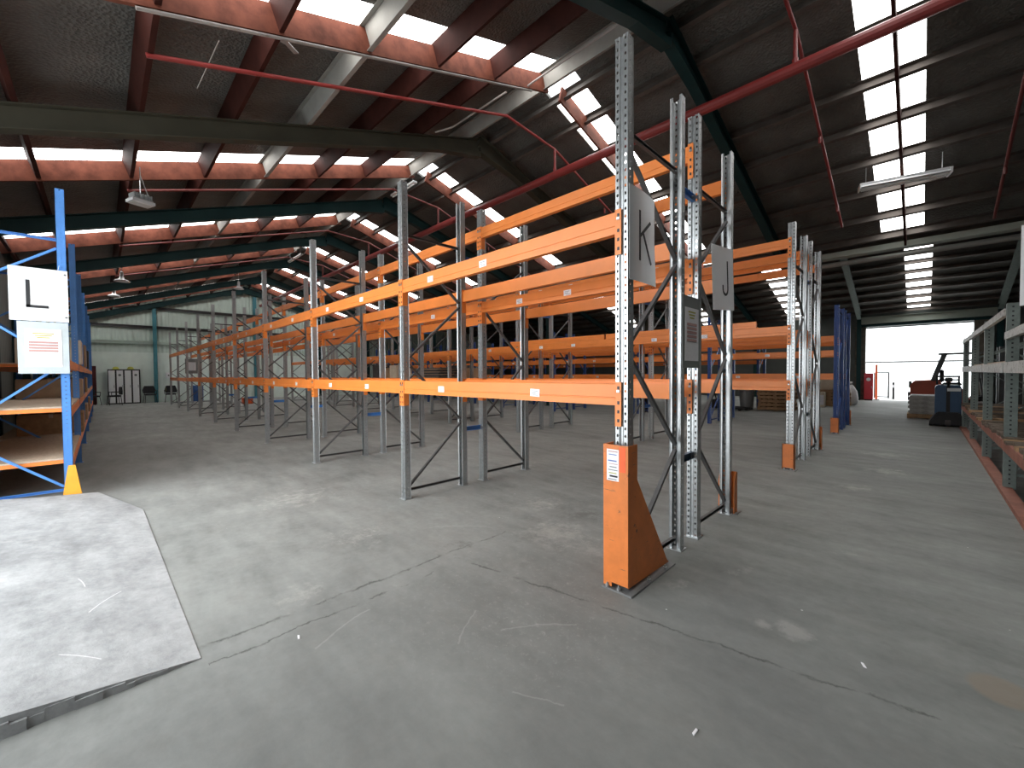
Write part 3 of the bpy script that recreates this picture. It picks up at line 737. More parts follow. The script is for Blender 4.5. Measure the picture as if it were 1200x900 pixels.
# ------------------------------------------------------------------ sage green rack at the right
RX = .745
t = thing('pallet_rack', 'worn sage green rack with white edge beams along the right side', 'pallet rack', (RX, 5.15, 0), 0, 'pallet rack rows')
pmesh = None
def green_post():
    b = MB(); b.channel((0, 0, 0), (0, 0, 2.22), .085, .10, .005, 'green_steel', (1, 0, 0))
    for k in range(40): b.box(.043, .0435 + .001, -.02, -.005, .06 + .054 * k, .078 + .054 * k, 'black'); b.box(-.012, .004, -.0508, -.0498, .06 + .054 * k, .078 + .054 * k, 'black')
    return b.mesh('upright_post')
gp = green_post()
ys = [0, 2.55, 5.05, 7.55, 10.05]
for k, y in enumerate(ys):
    for x, r in ((0, 0), (.95, PI)):
        put('upright_post', gp, t, (x, y, .03), (0, 0, r))
    for z0, z1 in ((.25, .95), (1.65, .98), (1.7, 2.12)):
        MB().bar((.03, y, z0), (.92, y, z1), .02, .035, 'green_steel', (0, 1, 0)).build('diagonal_brace', t)
    MB().bar((.03, y, .2), (.92, y, .2), .02, .035, 'green_steel').build('horizontal_brace', t)
    if k == len(ys) - 1: continue
    y1 = ys[k + 1]
    for z, m, h in ((1.485, 'white_beam', .125), (2.155 if k else 1.86, 'white_beam', .085), (.56, 'rust_rail', .11)):
        for x in (-.045, .98):
            MB().bar((x, y + .05, z), (x, y1 - .05, z), .045, h, m if x < 0 else 'green_steel').build('beam', t)
    b = MB()
    for q in range(14):
        ya = y + .06 + (y1 - y - .12) * q / 14; w = (y1 - y - .12) / 14
        b.box(-.05 + random.uniform(-.05, .02), .96, ya + .008, ya + w - .008, .617, .617 + random.uniform(.03, .05), 'old_wood' if random.random() < .8 else 'wood')
    b.build('shelf_deck', t)
    if k in (1, 2):
        b = MB(); b.box(-.02, .95, y + .1, y1 - .1, 1.55, 1.568, 'particle'); b.build('shelf_deck', t)
b = MB(); b.box(-.085, .02, -.15, 10.1, 0, .05, 'rust_rail'); b.box(.90, .99, -.15, 10.1, 0, .03, 'rust_rail'); b.build('floor_rail', t)

# ------------------------------------------------------------------ roof services
def tube_thing(name, label, cat, segs, m, group=None, fit=None):
    t = thing(name, label, cat, (0, 0, 0), 0, group)
    for a, e, r in segs:
        MB().tube(a, e, r, m, 12).build('pipe_run', t)
    for p, r in (fit or []):
        MB().lathe([(r, -.06), (r * 1.15, -.05), (r * 1.15, .05), (r, .06)], m, 12, p).build('fitting', t)
    return t
MY, MZ = 7.36, 5.93
tube_thing('sprinkler_main', 'thick red sprinkler main running under the right roof slope', 'pipe', [((XW + .05, MY, MZ), (XE - .05, MY, MZ), .085)], 'pipe_red', None, [((x, MY, MZ + .09), .035) for x in (-1.4, -5.95, -10.5)])
for i, (x, lab) in enumerate(((1.0, 'at the far right'), (-1.4, 'nearest, left of the bright skylight'), (-5.95, 'over the front rack'), (-10.5, 'farther back'), (-15.1, 'fourth from the door side'), (-19.7, 'at the far end'))):
    segs = []
    zr = lambda y: roof_z(y) - .62
    segs.append(((x, MY, MZ + .08), (x, MY, zr(MY) + .18), .028))
    segs.append(((x, MY, zr(MY) + .18), (x, 12.4 if x < 0 else 13.2, zr(12.4 if x < 0 else 13.2) + .0), .026))
    segs.append(((x, MY, zr(MY) + .18), (x, 5.85, 6.60), .026))
    segs.append(((x, 5.85, 6.60), (x, .42, 4.90), .026))
    tube_thing('sprinkler_branch', 'thin red sprinkler branch pipe following the roof slopes, %s' % lab, 'pipe', segs, 'pipe_red' if i in (2, 1) else 'pipe_dark', 'sprinkler branch pipes', [((x, y, roof_z(y) - .66), .02) for y in (9.4, 11.6)])
tube_thing('cable_conduit', 'pale conduit looping over the nearest skylight board', 'conduit', [((-5.2, 5.55, 6.62), (-5.05, 5.62, 6.70), .016), ((-5.05, 5.62, 6.70), (-2.9, 5.58, 6.66), .016)], 'conduit')
tube_thing('cable_conduit', 'pale conduit running down to the second roof frame', 'conduit', [((-5.35, 5.25, 6.50), (-6.9, 5.22, 6.52), .016), ((-6.9, 5.22, 6.52), (-7.2, 5.0, 6.45), .016)], 'conduit')
tube_thing('cable_conduit', 'grey conduit along the lower edge of the nearest skylight board', 'conduit', [((-5.15, .3, roof_z(.3) - .385), (-5.15, 5.7, roof_z(5.7) - .385), .018)], 'conduit')
tube_thing('hanging_cord', 'thin pale cord hanging from the left roof slope', 'cord', [((-5.8, 1.05, 5.32), (-6.6, .95, 5.12), .006)], 'conduit')
b = MB(); b.bar((-5.38, 1.62, 5.40), (-5.55, 1.80, 5.44), .06, .012, 'galv', (0, 0, 1)); b.bar((-5.36, 1.6, 5.36), (-5.36, 1.6, 5.50), .05, .05, 'galv')
tag(b.build('steel_bracket'), 'galvanised bracket on the nearest skylight board at the top', 'bracket')

def chain(t, a, e):
    MB().tube(a, e, .008, 'galv', 6).build('chain', t)
# fluorescent batten under the right slope
t = thing('fluorescent_light', 'long unlit fluorescent fitting hanging below the bright right skylight', 'light fitting', (-.34, 11.3, 5.20), math.atan2(.30, 1.25))
b = MB(); b.extrude([(-.13, .0), (.13, .0), (.055, .055), (.055, .10), (-.055, .10), (-.055, .055)], 0, -.66, .66, 'sign_grey'); b.build('housing', t)
for s in (-1, 1): MB().tube((-.63, s * .05, -.022), (.63, s * .05, -.022), .017, 'lamp_tube', 10).build('tube', t)
for s in (-1, 1):
    MB().box(s * .66 - .012, s * .66 + .012, -.13, .13, -.03, .07, 'white').build('end_cap', t); chain(t, (s * .56, 0, .10), (s * .56, 0, .42))
for (a, e), lab in ((((-11.15, 6.2, 6.70), (-9.9, 6.2, 6.70)), 'white batten light fixed beneath the ridge, nearer one'), (((-20.6, 6.2, 6.62), (-18.9, 6.2, 6.62)), 'white batten light fixed beneath the ridge, farther one')):
    a, e = Vector(a), Vector(e); c = (a + e) / 2; L = (e - a).length
    t = thing('batten_light', lab, 'light fitting', c, 0, 'ridge batten lights')
    MB().box(-L / 2, L / 2, -.06, .06, 0, .05, 'white').build('housing', t)
    MB().tube((-L / 2 + .03, 0, -.022), (L / 2 - .03, 0, -.022), .018, 'lamp_tube', 10).build('tube', t)
    for s in (-1, 1): chain(t, (s * L * .4, 0, .05), (s * L * .4, 0, .42))
# high-bay lamps
t = thing('high_bay_light', 'finned rectangular high bay lamp hanging at upper left', 'light fitting', (-9.75, .56, 4.47), .35, 'hanging high bay lamps')
b = MB(); b.box(-.12, .12, -.16, .16, 0, .05, 'sign_grey'); b.box(-.10, .10, -.14, .14, .05, .075, 'galv'); b.build('housing', t)
b = MB()
for k in range(7): b.box(-.10, .10, -.12 + .04 * k - .007, -.12 + .04 * k + .007, .075, .16, 'galv')
b.build('heat_sink', t)
MB().box(-.10, .10, -.14, .14, -.012, 0, 'lamp_tube').build('lens', t)
chain(t, (0, 0, .16), (0, 0, .64)); chain(t, (.03, .1, .16), (0, 0, .5))
for x, y, z, lab in ((-19.0, .56, 4.62, 'white bell lamp hanging over the left aisle, nearer one'), (-24.0, .46, 4.80, 'white bell lamp hanging over the left aisle, farther one'), (-21.6, 4.42, 5.30, 'white bell lamp hanging above the front rack far back')):
    t = thing('high_bay_light', lab, 'light fitting', (x, y, z), 0, 'hanging high bay lamps')
    smooth(MB().lathe([(.20, 0), (.21, .010), (.17, .05), (.07, .09), (.06, .15), (.0, .15)], 'white', 20).build('shade', t))
    MB().lathe([(.045, .15), (.05, .17), (.05, .32), (.03, .34)], 'sign_grey', 14).build('ballast', t)
    chain(t, (0, 0, .34), (0, 0, roof_z(y) - z - .02))

# ------------------------------------------------------------------ loads
def pallet(b_or_none, label, loc, rz=0, group='timber pallets', w=1.17, d=1.0):
    t = thing('pallet', label, 'pallet', loc, rz, group)
    fill_pallet(t, w, d); return t
def fill_pallet(t, w=1.17, d=1.0):
    for k in range(3): MB().box(-w / 2, w / 2, -d / 2 + k * (d - .09) / 2, -d / 2 + .09 + k * (d - .09) / 2, .018, .118, 'wood').build('stringer', t)
    for k in range(7):
        x = -w / 2 + .05 + k * (w - .1) / 6
        MB().box(x - .05, x + .05, -d / 2, d / 2, .118, .138, 'wood').build('deck_board', t)
    for x in (-w / 2 + .05, 0, w / 2 - .05): MB().box(x - .05, x + .05, -d / 2, d / 2, 0, .018, 'wood').build('bottom_board', t)
place = ['bottom', 'second', 'third', 'fourth', 'fifth', 'sixth', 'top']
for k in range(6):
    pallet(None, 'brown timber pallet, %s of the stack seen behind the second rack end' % (place[k] if k < 5 else 'top'), (-3.95 + random.uniform(-.03, .03), 18.4 + random.uniform(-.03, .03), .139 * k), random.uniform(-.05, .05) + .1)
for k in range(5):
    pallet(None, 'pale timber pallet, %s of the stack left of the deep blue racks' % (place[k] if k < 4 else 'top'), (-2.75 + random.uniform(-.03, .03), 22.0, .139 * k), random.uniform(-.04, .04))
t = thing('box', 'cream box on the pale pallet stack left of the deep blue racks', 'box', (-2.85, 22.0, .695))
MB().box(-.45, .45, -.35, .35, 0, .42, 'cream').build('carton', t, bevel=.01); MB().box(-.455, .455, -.03, .03, .38, .4225, 'card').build('tape', t)
t = thing('carton', 'pale pink upright carton beside the pale pallets', 'box', (-3.05, 20.9, 0)); MB().box(-.22, .22, -.15, .15, 0, .62, 'cream').build('carton_body', t, bevel=.01); MB().box(-.2, .2, -.155, -.148, .1, .5, 'paper').build('panel', t)
# hand pallet truck behind the second rack pair
t = thing('pallet_truck', 'black hand pallet truck parked behind the second rack rows', 'pallet truck', (-5.75, 17.5, 0), -.35)
for s in (-1, 1):
    b = MB(); b.extrude([(0, .06), (1.15, .05), (1.2, .08), (1.15, .12), (0, .13)], 1, s * .2 - .08, s * .2 + .08, 'rubber'); b.build('fork', t)
    MB().tube((1.0, s * .2 - .04, .04), (1.0, s * .2 + .04, .04), .04, 'rubber', 12).build('roller', t)
b = MB(); b.box(-.18, .02, -.26, .26, .06, .38, 'rubber'); b.build('pump_body', t, bevel=.02)
for s in (-1, 1): MB().tube((-.2, s * .09 - .03, .1), (-.2, s * .09 + .03, .1), .1, 'dark_goods', 14).build('wheel', t)
b = MB(); b.tube((-.15, 0, .35), (-.45, 0, 1.12), .022, 'rubber'); b.tube((-.45, -.13, 1.12), (-.45, .13, 1.12), .02, 'rubber'); b.build('handle', t)
t = thing('bin', 'grey upright waste bin near the brown pallet stack', 'bin', (-4.85, 17.75, 0)); MB().lathe([(.22, 0), (.26, .7), (.28, .71), (.28, .76), (.25, .76)], 'grey_steel', 18).build('bin_body', t); MB().lathe([(.285, .76), (.285, .79), (.1, .83), (0, .83)], 'dark_goods', 18).build('lid', t)
# things on the second pair of racks
for k, (x0, x1, y, z, lab) in enumerate(((-4.55, -1.86, 7.243, 2.1375, 'loose orange beam lying on the second rack row, aisle side'), (-4.75, -2.05, 8.105, 2.1375, 'loose orange beam lying on the second rack row, back side'), (-7.30, -4.60, 7.243, 2.1375, 'loose orange beam lying on the second bay of the second rack row'))):
    o = put('rack_rail', beam_mesh('loose', 2.7, .10, 'orange'), None, ((x0 + x1) / 2, y, z + .05)); tag(o, lab, 'rack beam', 'loose beams stored on the rack')
for k in range(11):
    b = MB(); b.box(-.65, .65, -.45, .45, 0, .026, 'dark_goods' if k % 3 else 'card'); o = b.build('flat_sheet', None, (-11.0 + random.uniform(-.06, .06), 7.70 + random.uniform(-.03, .03), 1.345 + .0275 * k), (0, 0, random.uniform(-.05, .05)))
    tag(o, '%s sheet board in the flat pile on the second rack row' % ('dark' if k % 3 else 'brown'), 'board', 'pile of flat boards on the rack')
    if k == 0:
        for y in (7.30, 8.1): pass
b = MB()
b.box(-.9, .9, -.47, .47, -.022, 0, 'wood'); tag(b.build('shelf_board', None, (-11.0, 7.70, 1.3345)), 'timber board under the flat pile on the second rack row', 'board')
rnd = random.Random(4)
kinds = [('card', 'brown cardboard carton'), ('dark_goods', 'dark carton'), ('cream', 'cream carton'), ('wrap', 'grey wrapped carton'), ('drum_blue', 'blue carton')]
def carton(x, y, z, w, d, h, m, label, rz=0, group='cartons on the racks'):
    t = thing('carton', label, 'box', (x, y, z), rz, group)
    MB().box(-w / 2, w / 2, -d / 2, d / 2, 0, h, m).build('carton_body', t, bevel=.008)
    MB().box(-w / 2 - .001, w / 2 + .001, -.025, .025, h * .82, h + .0012, 'particle').build('tape', t)
# shelf board + goods in the bays of the second row
for bi, items in ((3, ((.55, .32, 0), (-.15, .42, 1), (-.85, .30, 3))), (4, ((.7, .45, 2), (.1, .36, 0), (-.6, .5, 1)))):
    xc = X0 + .025 - 2.83 * (bi + .5)
    if bi == 3: xc += .0
    tag(MB().box(-1.2, 1.2, -.47, .47, 0, .022, 'particle').build('shelf_board', None, (xc if bi != 3 else xc, 7.70, 1.3125) if bi != 3 else (xc, 8.965, 1.3125)), 'particle board deck on the second rack pair, bay %d from the aisle' % (bi + 1), 'board', 'loose deck boards')
    for j, (dx, hh, kk) in enumerate(items):
        carton(xc + dx, 7.70 if bi != 3 else 8.965, 1.335, .5, .6, hh, kinds[kk][0], '%s on the second rack pair, bay %d, %s in its row' % (kinds[kk][1], bi + 1, ['first', 'middle', 'last'][j]))
# goods on the blue shelving
for k, (bay, z, dx, w, h, m, lab) in enumerate(((1, .40, .55, .9, .34, 'wood', 'brown timber crate on the bottom shelf of the blue shelving, second bay'), (1, 1.02, .6, .8, .32, 'card', 'cardboard carton on the middle shelf of the blue shelving, second bay'), (1, 1.60, .55, .7, .42, 'cream', 'cream carton on the upper shelf of the blue shelving, second bay'),
        (2, .40, .4, .9, .35, 'card', 'cardboard carton on the bottom shelf of the blue shelving, third bay'), (2, 1.02, .3, .8, .34, 'wood', 'brown crate on the middle shelf of the blue shelving, third bay'), (2, 1.60, .4, .8, .5, 'card', 'cardboard carton on the upper shelf of the blue shelving, third bay'),
        (3, 1.60, .2, .8, .5, 'dark_goods', 'dark carton on the upper shelf of the blue shelving, fourth bay'), (3, .40, .2, .8, .4, 'wood', 'brown crate on the bottom shelf of the blue shelving, fourth bay'))):
    carton(-7.24 - 2.83 * (bay + .5) + dx, -.62, z + .0735, w, .76, h, m, lab, 0, 'cartons on the blue shelving')

# ------------------------------------------------------------------ door side: wrapped pallet, forklift, stacker, cabinet
t = thing('wrapped_pallet', 'pallet of grey bags wrapped in film in front of the red forklift', 'pallet load', (.18, 18.1, 0), 0)
fill_pallet(t, 1.05, 1.0)
for k in range(4):
    b = MB(); b.box(-.5 - .01 * (k % 2), .5, -.48, .48, 0, .135, 'wrap'); b.build('bag_layer', t, (random.uniform(-.012, .012), 0, .139 + .137 * k), bevel=.03)
b = MB(); b.box(-.46, .47, -.45, .45, 0, .02, 'paper'); b.build('top_sheet', t, (0, 0, .69))

t = thing('forklift', 'red-orange forklift with grey overhead guard standing by the roller door', 'forklift', (.95, 20.2, 0), 0)
b = MB(); b.extrude([(-1.25, .42), (-1.28, .95), (-1.18, 1.12), (-.55, 1.16), (-.5, .95), (-.1, .95), (.1, .55), (.55, .55), (.6, .35), (-.9, .32), (-1.15, .30)], 1, -.52, .52, 'forklift_orange'); b.build('chassis', t, bevel=.02)
b = MB(); b.box(-1.33, -1.24, -.42, .42, .45, .72, 'forklift_grey'); b.box(-1.31, -1.24, -.42, .42, .88, 1.1, 'forklift_grey'); b.build('counterweight_vents', t)
for y in (-.47, .47):
    b = MB(); b.prism((-.72, y, 1.1), (-.46, y, 2.0), [(-.05, -.06), (.05, -.06), (.05, .06), (-.05, .06)], 'forklift_grey'); b.build('guard_pillar', t)
    b = MB(); b.bar((.45, y, .6), (.28, y, 2.0), .06, .06, 'forklift_grey'); b.build('guard_pillar', t)
b = MB()
for y in (-.47, .47): b.bar((-.6, y, 2.02), (.4, y, 2.02), .06, .05, 'forklift_grey')
for k in range(9): b.bar((-.58 + .12 * k, -.47, 2.03), (-.58 + .12 * k, .47, 2.03), .025, .035, 'forklift_grey')
b.build('overhead_guard', t)
b = MB(); b.box(-.5, -.05, -.25, .25, .95, 1.06, 'rubber'); b.build('seat', t, bevel=.03); b = MB(); b.box(-.56, -.46, -.24, .24, 1.06, 1.5, 'rubber'); b.build('seat_back', t, bevel=.03)
MB().tube((.2, 0, .6), (.32, 0, 1.15), .02, 'rubber').build('steering_column', t)
o = MB().lathe([(.16, 0), (.18, .015), (.16, .03), (.14, .015)], 'rubber', 18).build('steering_wheel', t, (.31, 0, 1.15), (0, -.5, 0))
for x, r in ((-.85, .24), (.35, .32)):
    for s in (-1, 1):
        w = MB(); w.tube((0, s * .36, 0), (0, s * .55, 0), r, 'rubber', 20); wo = w.build('wheel', t, (x, 0, r)); MB().tube((0, s * .545, 0), (0, s * .556, 0), r * .5, 'sign_grey', 16).build('hub', wo)
for y in (-.28, .28): MB().bar((.78, y, .08), (.78, y, 2.2), .08, .12, 'forklift_grey', (1, 0, 0)).build('mast_rail', t)
for y in (-.25, .25): MB().box(.86, 1.9, y - .06, y + .06, .04, .08, 'forklift_grey').build('fork', t)
b = MB(); b.box(-.06, .06, -.09, .09, 0, .16, 'hi_vis'); tag(b.build('safety_vest', None, (.42, 19.72, 1.165), (0, 0, .3), bevel=.02), 'orange hi-vis bundle behind the blue stacker', 'vest')
bpy.data.objects['safety_vest'].location = (.60, 20.2, 1.062)

t = thing('pallet_stacker', 'dark blue electric pallet stacker parked at the end of the sage green rack', 'pallet truck', (.46, 15.70, 0), 0)
b = MB(); b.extrude([(-.24, .22), (.24, .22), (.24, 1.02), (.2, 1.08), (-.2, 1.08), (-.24, 1.02)], 1, -.16, .28, 'jack_blue'); b.build('battery_case', t, bevel=.015)
b = MB(); b.box(-.035, .035, -.175, -.155, .3, 1.05, 'rubber'); b.build('centre_strip', t)
b = MB(); b.box(-.02, .22, -.18, -.158, .92, 1.0, 'sign_grey'); b.build('data_panel', t)
b = MB(); b.extrude([(-.34, .05), (.34, .05), (.34, .12), (.2, .38), (-.2, .38), (-.34, .12)], 1, -.30, .25, 'rubber'); b.build('drive_cover', t, bevel=.02)
for s in (-1, 1): MB().tube((s * .31 - .03, -.1, .06), (s * .31 + .03, -.1, .06), .06, 'rubber', 14).build('castor', t)
MB().tube((-.05, -.22, .11), (.05, -.22, .11), .11, 'dark_goods', 16).build('drive_wheel', t)
for s in (-1, 1): MB().box(s * .17 - .08, s * .17 + .08, .28, 1.4, .05, .12, 'rubber').build('fork', t)
b = MB(); b.tube((0, -.1, 1.0), (0, -.3, 1.22), .025, 'rubber'); b.tube((-.17, -.3, 1.22), (.17, -.3, 1.22), .022, 'rubber'); b.box(-.07, .07, -.34, -.26, 1.17, 1.27, 'rubber'); b.build('tiller', t)
b = MB(); b.bar((-.2, .2, 1.08), (-.2, .2, 1.3), .04, .04, 'rubber'); b.bar((.2, .2, 1.08), (.2, .2, 1.3), .04, .04, 'rubber'); b.bar((-.22, .2, 1.3), (.22, .2, 1.3), .05, .05, 'rubber'); b.build('mast_stub', t)

t = thing('hose_cabinet', 'red fire hose cabinet beside the left jamb of the roller door', 'cabinet', (-1.93, YN - .36, 0), 0)
MB().box(-.17, .17, -.14, .14, .06, 1.36, 'red_paint').build('body', t, bevel=.012)
b = MB(); b.box(-.155, .155, -.155, -.142, .1, 1.33, 'red_paint'); d = b.build('door', t)
b = MB(); b.lathe([(.085, 0), (.085, .004)], 'paper', 18); b.build('emblem', d, (.0, -.156, 1.05), (PI / 2, 0, 0))
b = MB(); b.box(.11, .13, -.17, -.155, .6, .72, 'galv'); b.build('handle', d)
MB().box(-.15, .15, -.12, .12, 0, .06, 'rubber').build('plinth', t)
t = thing('barrier_post', 'tall orange post standing just behind the red hose cabinet', 'post', (-1.70, YN + .6, 0)); MB().lathe([(.05, 0), (.05, 1.75), (.03, 1.8), (0, 1.8)], 'hi_vis', 14).build('post_body', t); MB().box(-.12, .12, -.12, .12, -.02, .02, 'grey_steel').build('base_plate', t)
t = thing('yard_gate', 'grey tube gate frame standing open outside the roller door', 'gate', (-1.62, 30.2, -.02))
for x in (-.28, .29): MB().tube((x, 0, .0), (x, 0, 1.42), .04, 'gate_dark').build('gate_stile', t)
for z in (.08, 1.4): MB().tube((-.28, 0, z), (.29, 0, z), .035, 'gate_dark').build('gate_rail', t)
t = thing('bollard', 'short grey bollard outside the roller door beside the gate', 'bollard', (-1.1, 29.3, -.02)); MB().lathe([(.055, 0), (.055, .85), (.03, .9), (0, .9)], 'gate_dark', 14).build('bollard_post', t); MB().lathe([(.0565, .62), (.0565, .76)], 'sign_grey', 14).build('reflective_band', t)
# stacked odds and ends left of the cabinet
carton(-2.45, 24.9, 0, .5, .45, .34, 'cream', 'cream carton on the floor between the blue racks and the red cabinet', .2, 'goods by the roller door')
carton(-2.45, 24.9, .342, .44, .4, .28, 'sign_grey', 'grey-white carton on top of the cream one by the red cabinet', .1, 'goods by the roller door')
t = thing('sack', 'white rubbish sack leaning beside the deep blue racks', 'sack', (-2.25, 23.0, 0)); smooth(MB().lathe([(.18, 0), (.27, .08), (.29, .3), (.24, .6), (.13, .82), (.05, .9), (.09, 1.0), (0, 1.0)], 'paper', 16).build('sack_body', t)); MB().lathe([(.06, .87), (.07, .9), (.06, .93)], 'dark_goods', 12).build('tie', t)

# outside: yard fence and pale building
b = MB(); b.box(-60, 45, 46, 46.2, -.02, 2.15, 'yard_wall'); b.box(-60, 45, 45.9, 46.25, 2.15, 2.28, 'gate_dark')
struct(b.build('wall_yard'), 'pale boundary wall across the yard beyond the roller door', 'wall')
b = MB(); b.box(-40, 30, 64, 80, -.02, 9.5, 'yard_wall'); b.extrude([(64, 9.5), (80, 9.5), (72, 11.5)], 0, -40, 30, 'yard_wall')
struct(b.build('wall_yard_building'), 'pale shed far beyond the yard wall', 'building')

# ------------------------------------------------------------------ far end: lockers, chairs, drum
t = thing('locker_bank', 'bank of four tall white lockers with dark gaps against the end wall', 'locker', (-30.02, .86, 0))
MB().box(-.25, .21, -.63, .63, 0, 1.82, 'black').build('body', t)
for k in range(4):
    y = -.60 + .31 * k
    d = MB().box(.212, .226, y, y + .245, .06, 1.76, 'white').build('door', t)
    MB().box(.226, .236, y + .2, y + .22, .85, 1.0, 'backing').build('handle', d)
    if k in (1, 3): MB().lathe([(.06, 0), (.06, .003)], 'backing', 14).build('sticker', d, (.2265, y + .12, 1.52), (0, PI / 2, 0))
for y, lab in ((.55, 'left'), (1.12, 'right')):
    t = thing('hard_hat', 'yellow hard hat on top of the white lockers, %s one' % ('above the second door' if lab == 'left' else 'above the last door'), 'hard hat', (-30.0, y, 1.82), 0, 'hard hats on the lockers')
    smooth(MB().lathe([(.17, 0), (.17, .012), (.13, .02), (.125, .07), (.09, .125), (.0, .145)], 'chair_yellow', 18).build('shell', t)); MB().box(.1, .19, -.08, .08, .004, .014, 'chair_yellow').build('peak', t)
def chair(x, y, rz, label, back='chair_black'):
    t = thing('office_chair', label, 'chair', (x, y, 0), rz, 'chairs along the end wall')
    MB().box(-.24, .24, -.24, .24, .42, .50, 'chair_black').build('seat', t, bevel=.03)
    b = MB(); b.extrude([(-.24, .52), (.24, .52), (.27, .7), (.2, .92), (-.2, .92), (-.27, .7)], 0, -.27, -.21, 'chair_black'); bk = b.build('backrest', t, bevel=.015)
    if back != 'chair_black': MB().box(-.15, .15, -.206, -.202, .62, .84, back).build('patch', bk)
    for sx in (-1, 1):
        for sy in (-1, 1): MB().tube((sx * .2, sy * .21, .43), (sx * .24, sy * .25, .0), .014, 'rubber', 8).build('leg', t)
    for s in (-1, 1):
        b = MB(); b.tube((-.22, s * .27, .66), (.15, s * .27, .66), .018, 'rubber', 8); b.tube((.15, s * .27, .66), (.15, s * .25, .45), .014, 'rubber', 8); b.build('arm', t)
chair(-29.6, 1.85, .1, 'black chair between the lockers and the teal column')
chair(-29.6, 2.72, -.1, 'black chair with a yellow-green back right of the teal column', 'chair_yellow')
chair(-28.9, .45, -1.4, 'black chair turned sideways in front of the white lockers')
chair(-29.3, -.35, .5, 'black chair near the dark red door')
t = thing('drum', 'blue plastic drum at the foot of the end wall behind the racks', 'drum', (-29.6, 3.9, 0)); smooth(MB().lathe([(.27, 0), (.29, .03), (.29, .3), (.30, .33), (.29, .36), (.29, .62), (.30, .65), (.29, .68), (.29, .86), (.26, .9), (0, .9)], 'drum_blue', 20).build('drum_body', t)); MB().lathe([(.03, .9), (.03, .93), (0, .93)], 'black', 10).build('bung', t)
t = thing('crate', 'small orange crate on the floor far back between the rack frames', 'crate', (-24.6, 5.3, 0)); b = MB(); b.box(-.25, .25, -.2, .2, 0, .03, 'hi_vis')
for a in ((-.25, -.22, -.2, .2), (.22, .25, -.2, .2), (-.25, .25, -.2, -.17), (-.25, .25, .17, .2)): b.box(*a, 0, .3, 'hi_vis')
b.build('crate_body', t); MB().box(-.2, .2, -.15, .15, .03, .2, 'card').build('contents', t)
t = thing('wall_switch_box', 'white switch box on the end wall right of the teal column', 'switch box', (XW + .02, 2.7, 1.5)); MB().box(0, .08, -.12, .12, -.15, .15, 'white').build('case', t, bevel=.01); MB().box(.08, .095, -.03, .03, -.05, .03, 'backing').build('lever', t)
t, w, h = sign_at('load_notice', 'dark grey notice board hanging on the front rack far back', (-21.19, 2.42), (-21.19, 2.42 + .45), 1.55, 2.15)
b = MB(); board(b, w, h, 'backing', .004); b.build('backing_board', t); b = MB(); b.box(-.12, .12, -.003, 0, -.18, .16, 'sign_grey'); b.build('notice_sheet', t)

# small litter on the floor
for x, y, lab in ((-.19, 2.627, 'white paper scrap on the floor right of the orange guard'), (-2.424, .74, 'white splinter on the floor near the slab corner'), (-.632, 1.66, 'pale chip on the floor at the bottom of the view')):
    b = MB(); b.poly([(-.02, -.004, 0), (.016, -.005, 0), (.02, .004, 0), (-.013, .006, 0), (-.02, -.004, .004), (.016, -.005, .004), (.02, .004, .004), (-.013, .006, .004)], [(3, 2, 1, 0), (4, 5, 6, 7), (0, 1, 5, 4), (1, 2, 6, 5), (2, 3, 7, 6), (3, 0, 4, 7)], 'paper')
    tag(b.build('paper_scrap', None, (x, y, .0005), (0, 0, 2.2 + x)), lab, 'scrap', 'scraps on the floor')

# ------------------------------------------------------------------ light
world = bpy.data.worlds.new('overcast'); bpy.context.scene.world = world; world.use_nodes = True
nt = world.node_tree; bg = nt.nodes['Background']
bg.inputs['Color'].default_value = (.93, .97, 1.0, 1)
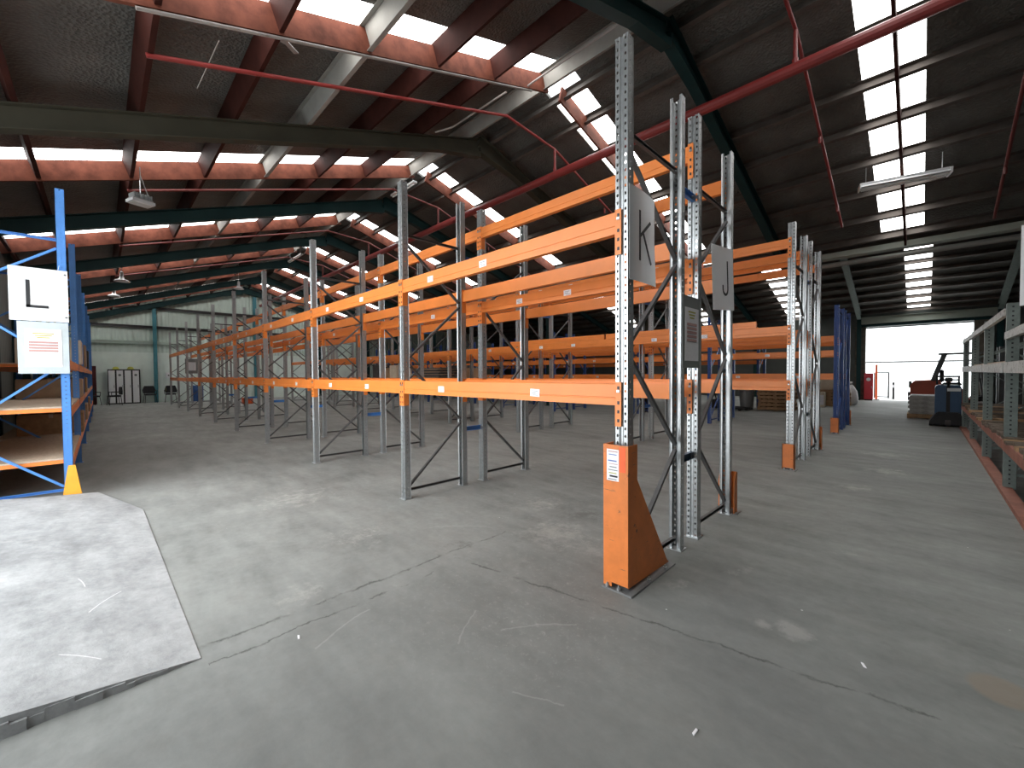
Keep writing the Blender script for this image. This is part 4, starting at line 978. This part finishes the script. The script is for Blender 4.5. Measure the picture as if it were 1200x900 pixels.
# overcast sky, brighter towards the veiled sun in the south
tc = nt.nodes.new('ShaderNodeTexCoord'); sp_ = nt.nodes.new('ShaderNodeSeparateXYZ'); mr = nt.nodes.new('ShaderNodeMapRange')
nt.links.new(tc.outputs['Generated'], sp_.inputs[0]); nt.links.new(sp_.outputs[1], mr.inputs['Value'])
mr.inputs['From Min'].default_value = .6; mr.inputs['From Max'].default_value = -.6; mr.inputs['To Min'].default_value = 2.2; mr.inputs['To Max'].default_value = 6.0
nt.links.new(mr.outputs[0], bg.inputs['Strength'])
def portal(loc, rot, sx, sy):
    d = bpy.data.lights.new('door_portal', 'AREA'); d.shape = 'RECTANGLE'; d.size, d.size_y = sx, sy
    d.cycles.is_portal = True
    o = bpy.data.objects.new('door_portal', d); C.objects.link(o); o.location = loc; o.rotation_euler = rot
portal((-4.55, YS - .1, 2.1), (PI / 2, 0, 0), 5.3, 4.2)          # south doorway, looking in (+Y)
portal((-.27, YN + .1, 1.9), (-PI / 2, 0, 0), 3.65, 3.8)        # north roller door, looking in (-Y)

# ------------------------------------------------------------------ camera
sc = bpy.context.scene
yaw, pitch, roll = .78592, .024901, -.006758
cy, sy, cp, sp = math.cos(yaw), math.sin(yaw), math.cos(pitch), math.sin(pitch)
F = Vector((-sy * cp, cy * cp, -sp)); R = Vector((cy, sy, 0)); U = R.cross(F)
r = R * math.cos(roll) + U * math.sin(roll); u = -R * math.sin(roll) + U * math.cos(roll)
cd = bpy.data.cameras.new('camera'); cam = bpy.data.objects.new('camera', cd); C.objects.link(cam)
cd.sensor_width = 36; cd.lens = 36 * 481.72 / 1200; cd.clip_start = .05; cd.clip_end = 300
cam.matrix_world = Matrix(((r.x, u.x, -F.x, 0), (r.y, u.y, -F.y, 0), (r.z, u.z, -F.z, 1.45), (0, 0, 0, 1)))
sc.camera = cam
sc.view_settings.view_transform = 'Standard'; sc.view_settings.look = 'None'
sc.view_settings.gamma = 1; sc.view_settings.use_curve_mapping = False; sc.view_settings.exposure = 0.42
sc.cycles.max_bounces = 8; sc.cycles.diffuse_bounces = 4; sc.cycles.glossy_bounces = 3; sc.cycles.use_denoising = True
sc.cycles.sample_clamp_indirect = 6
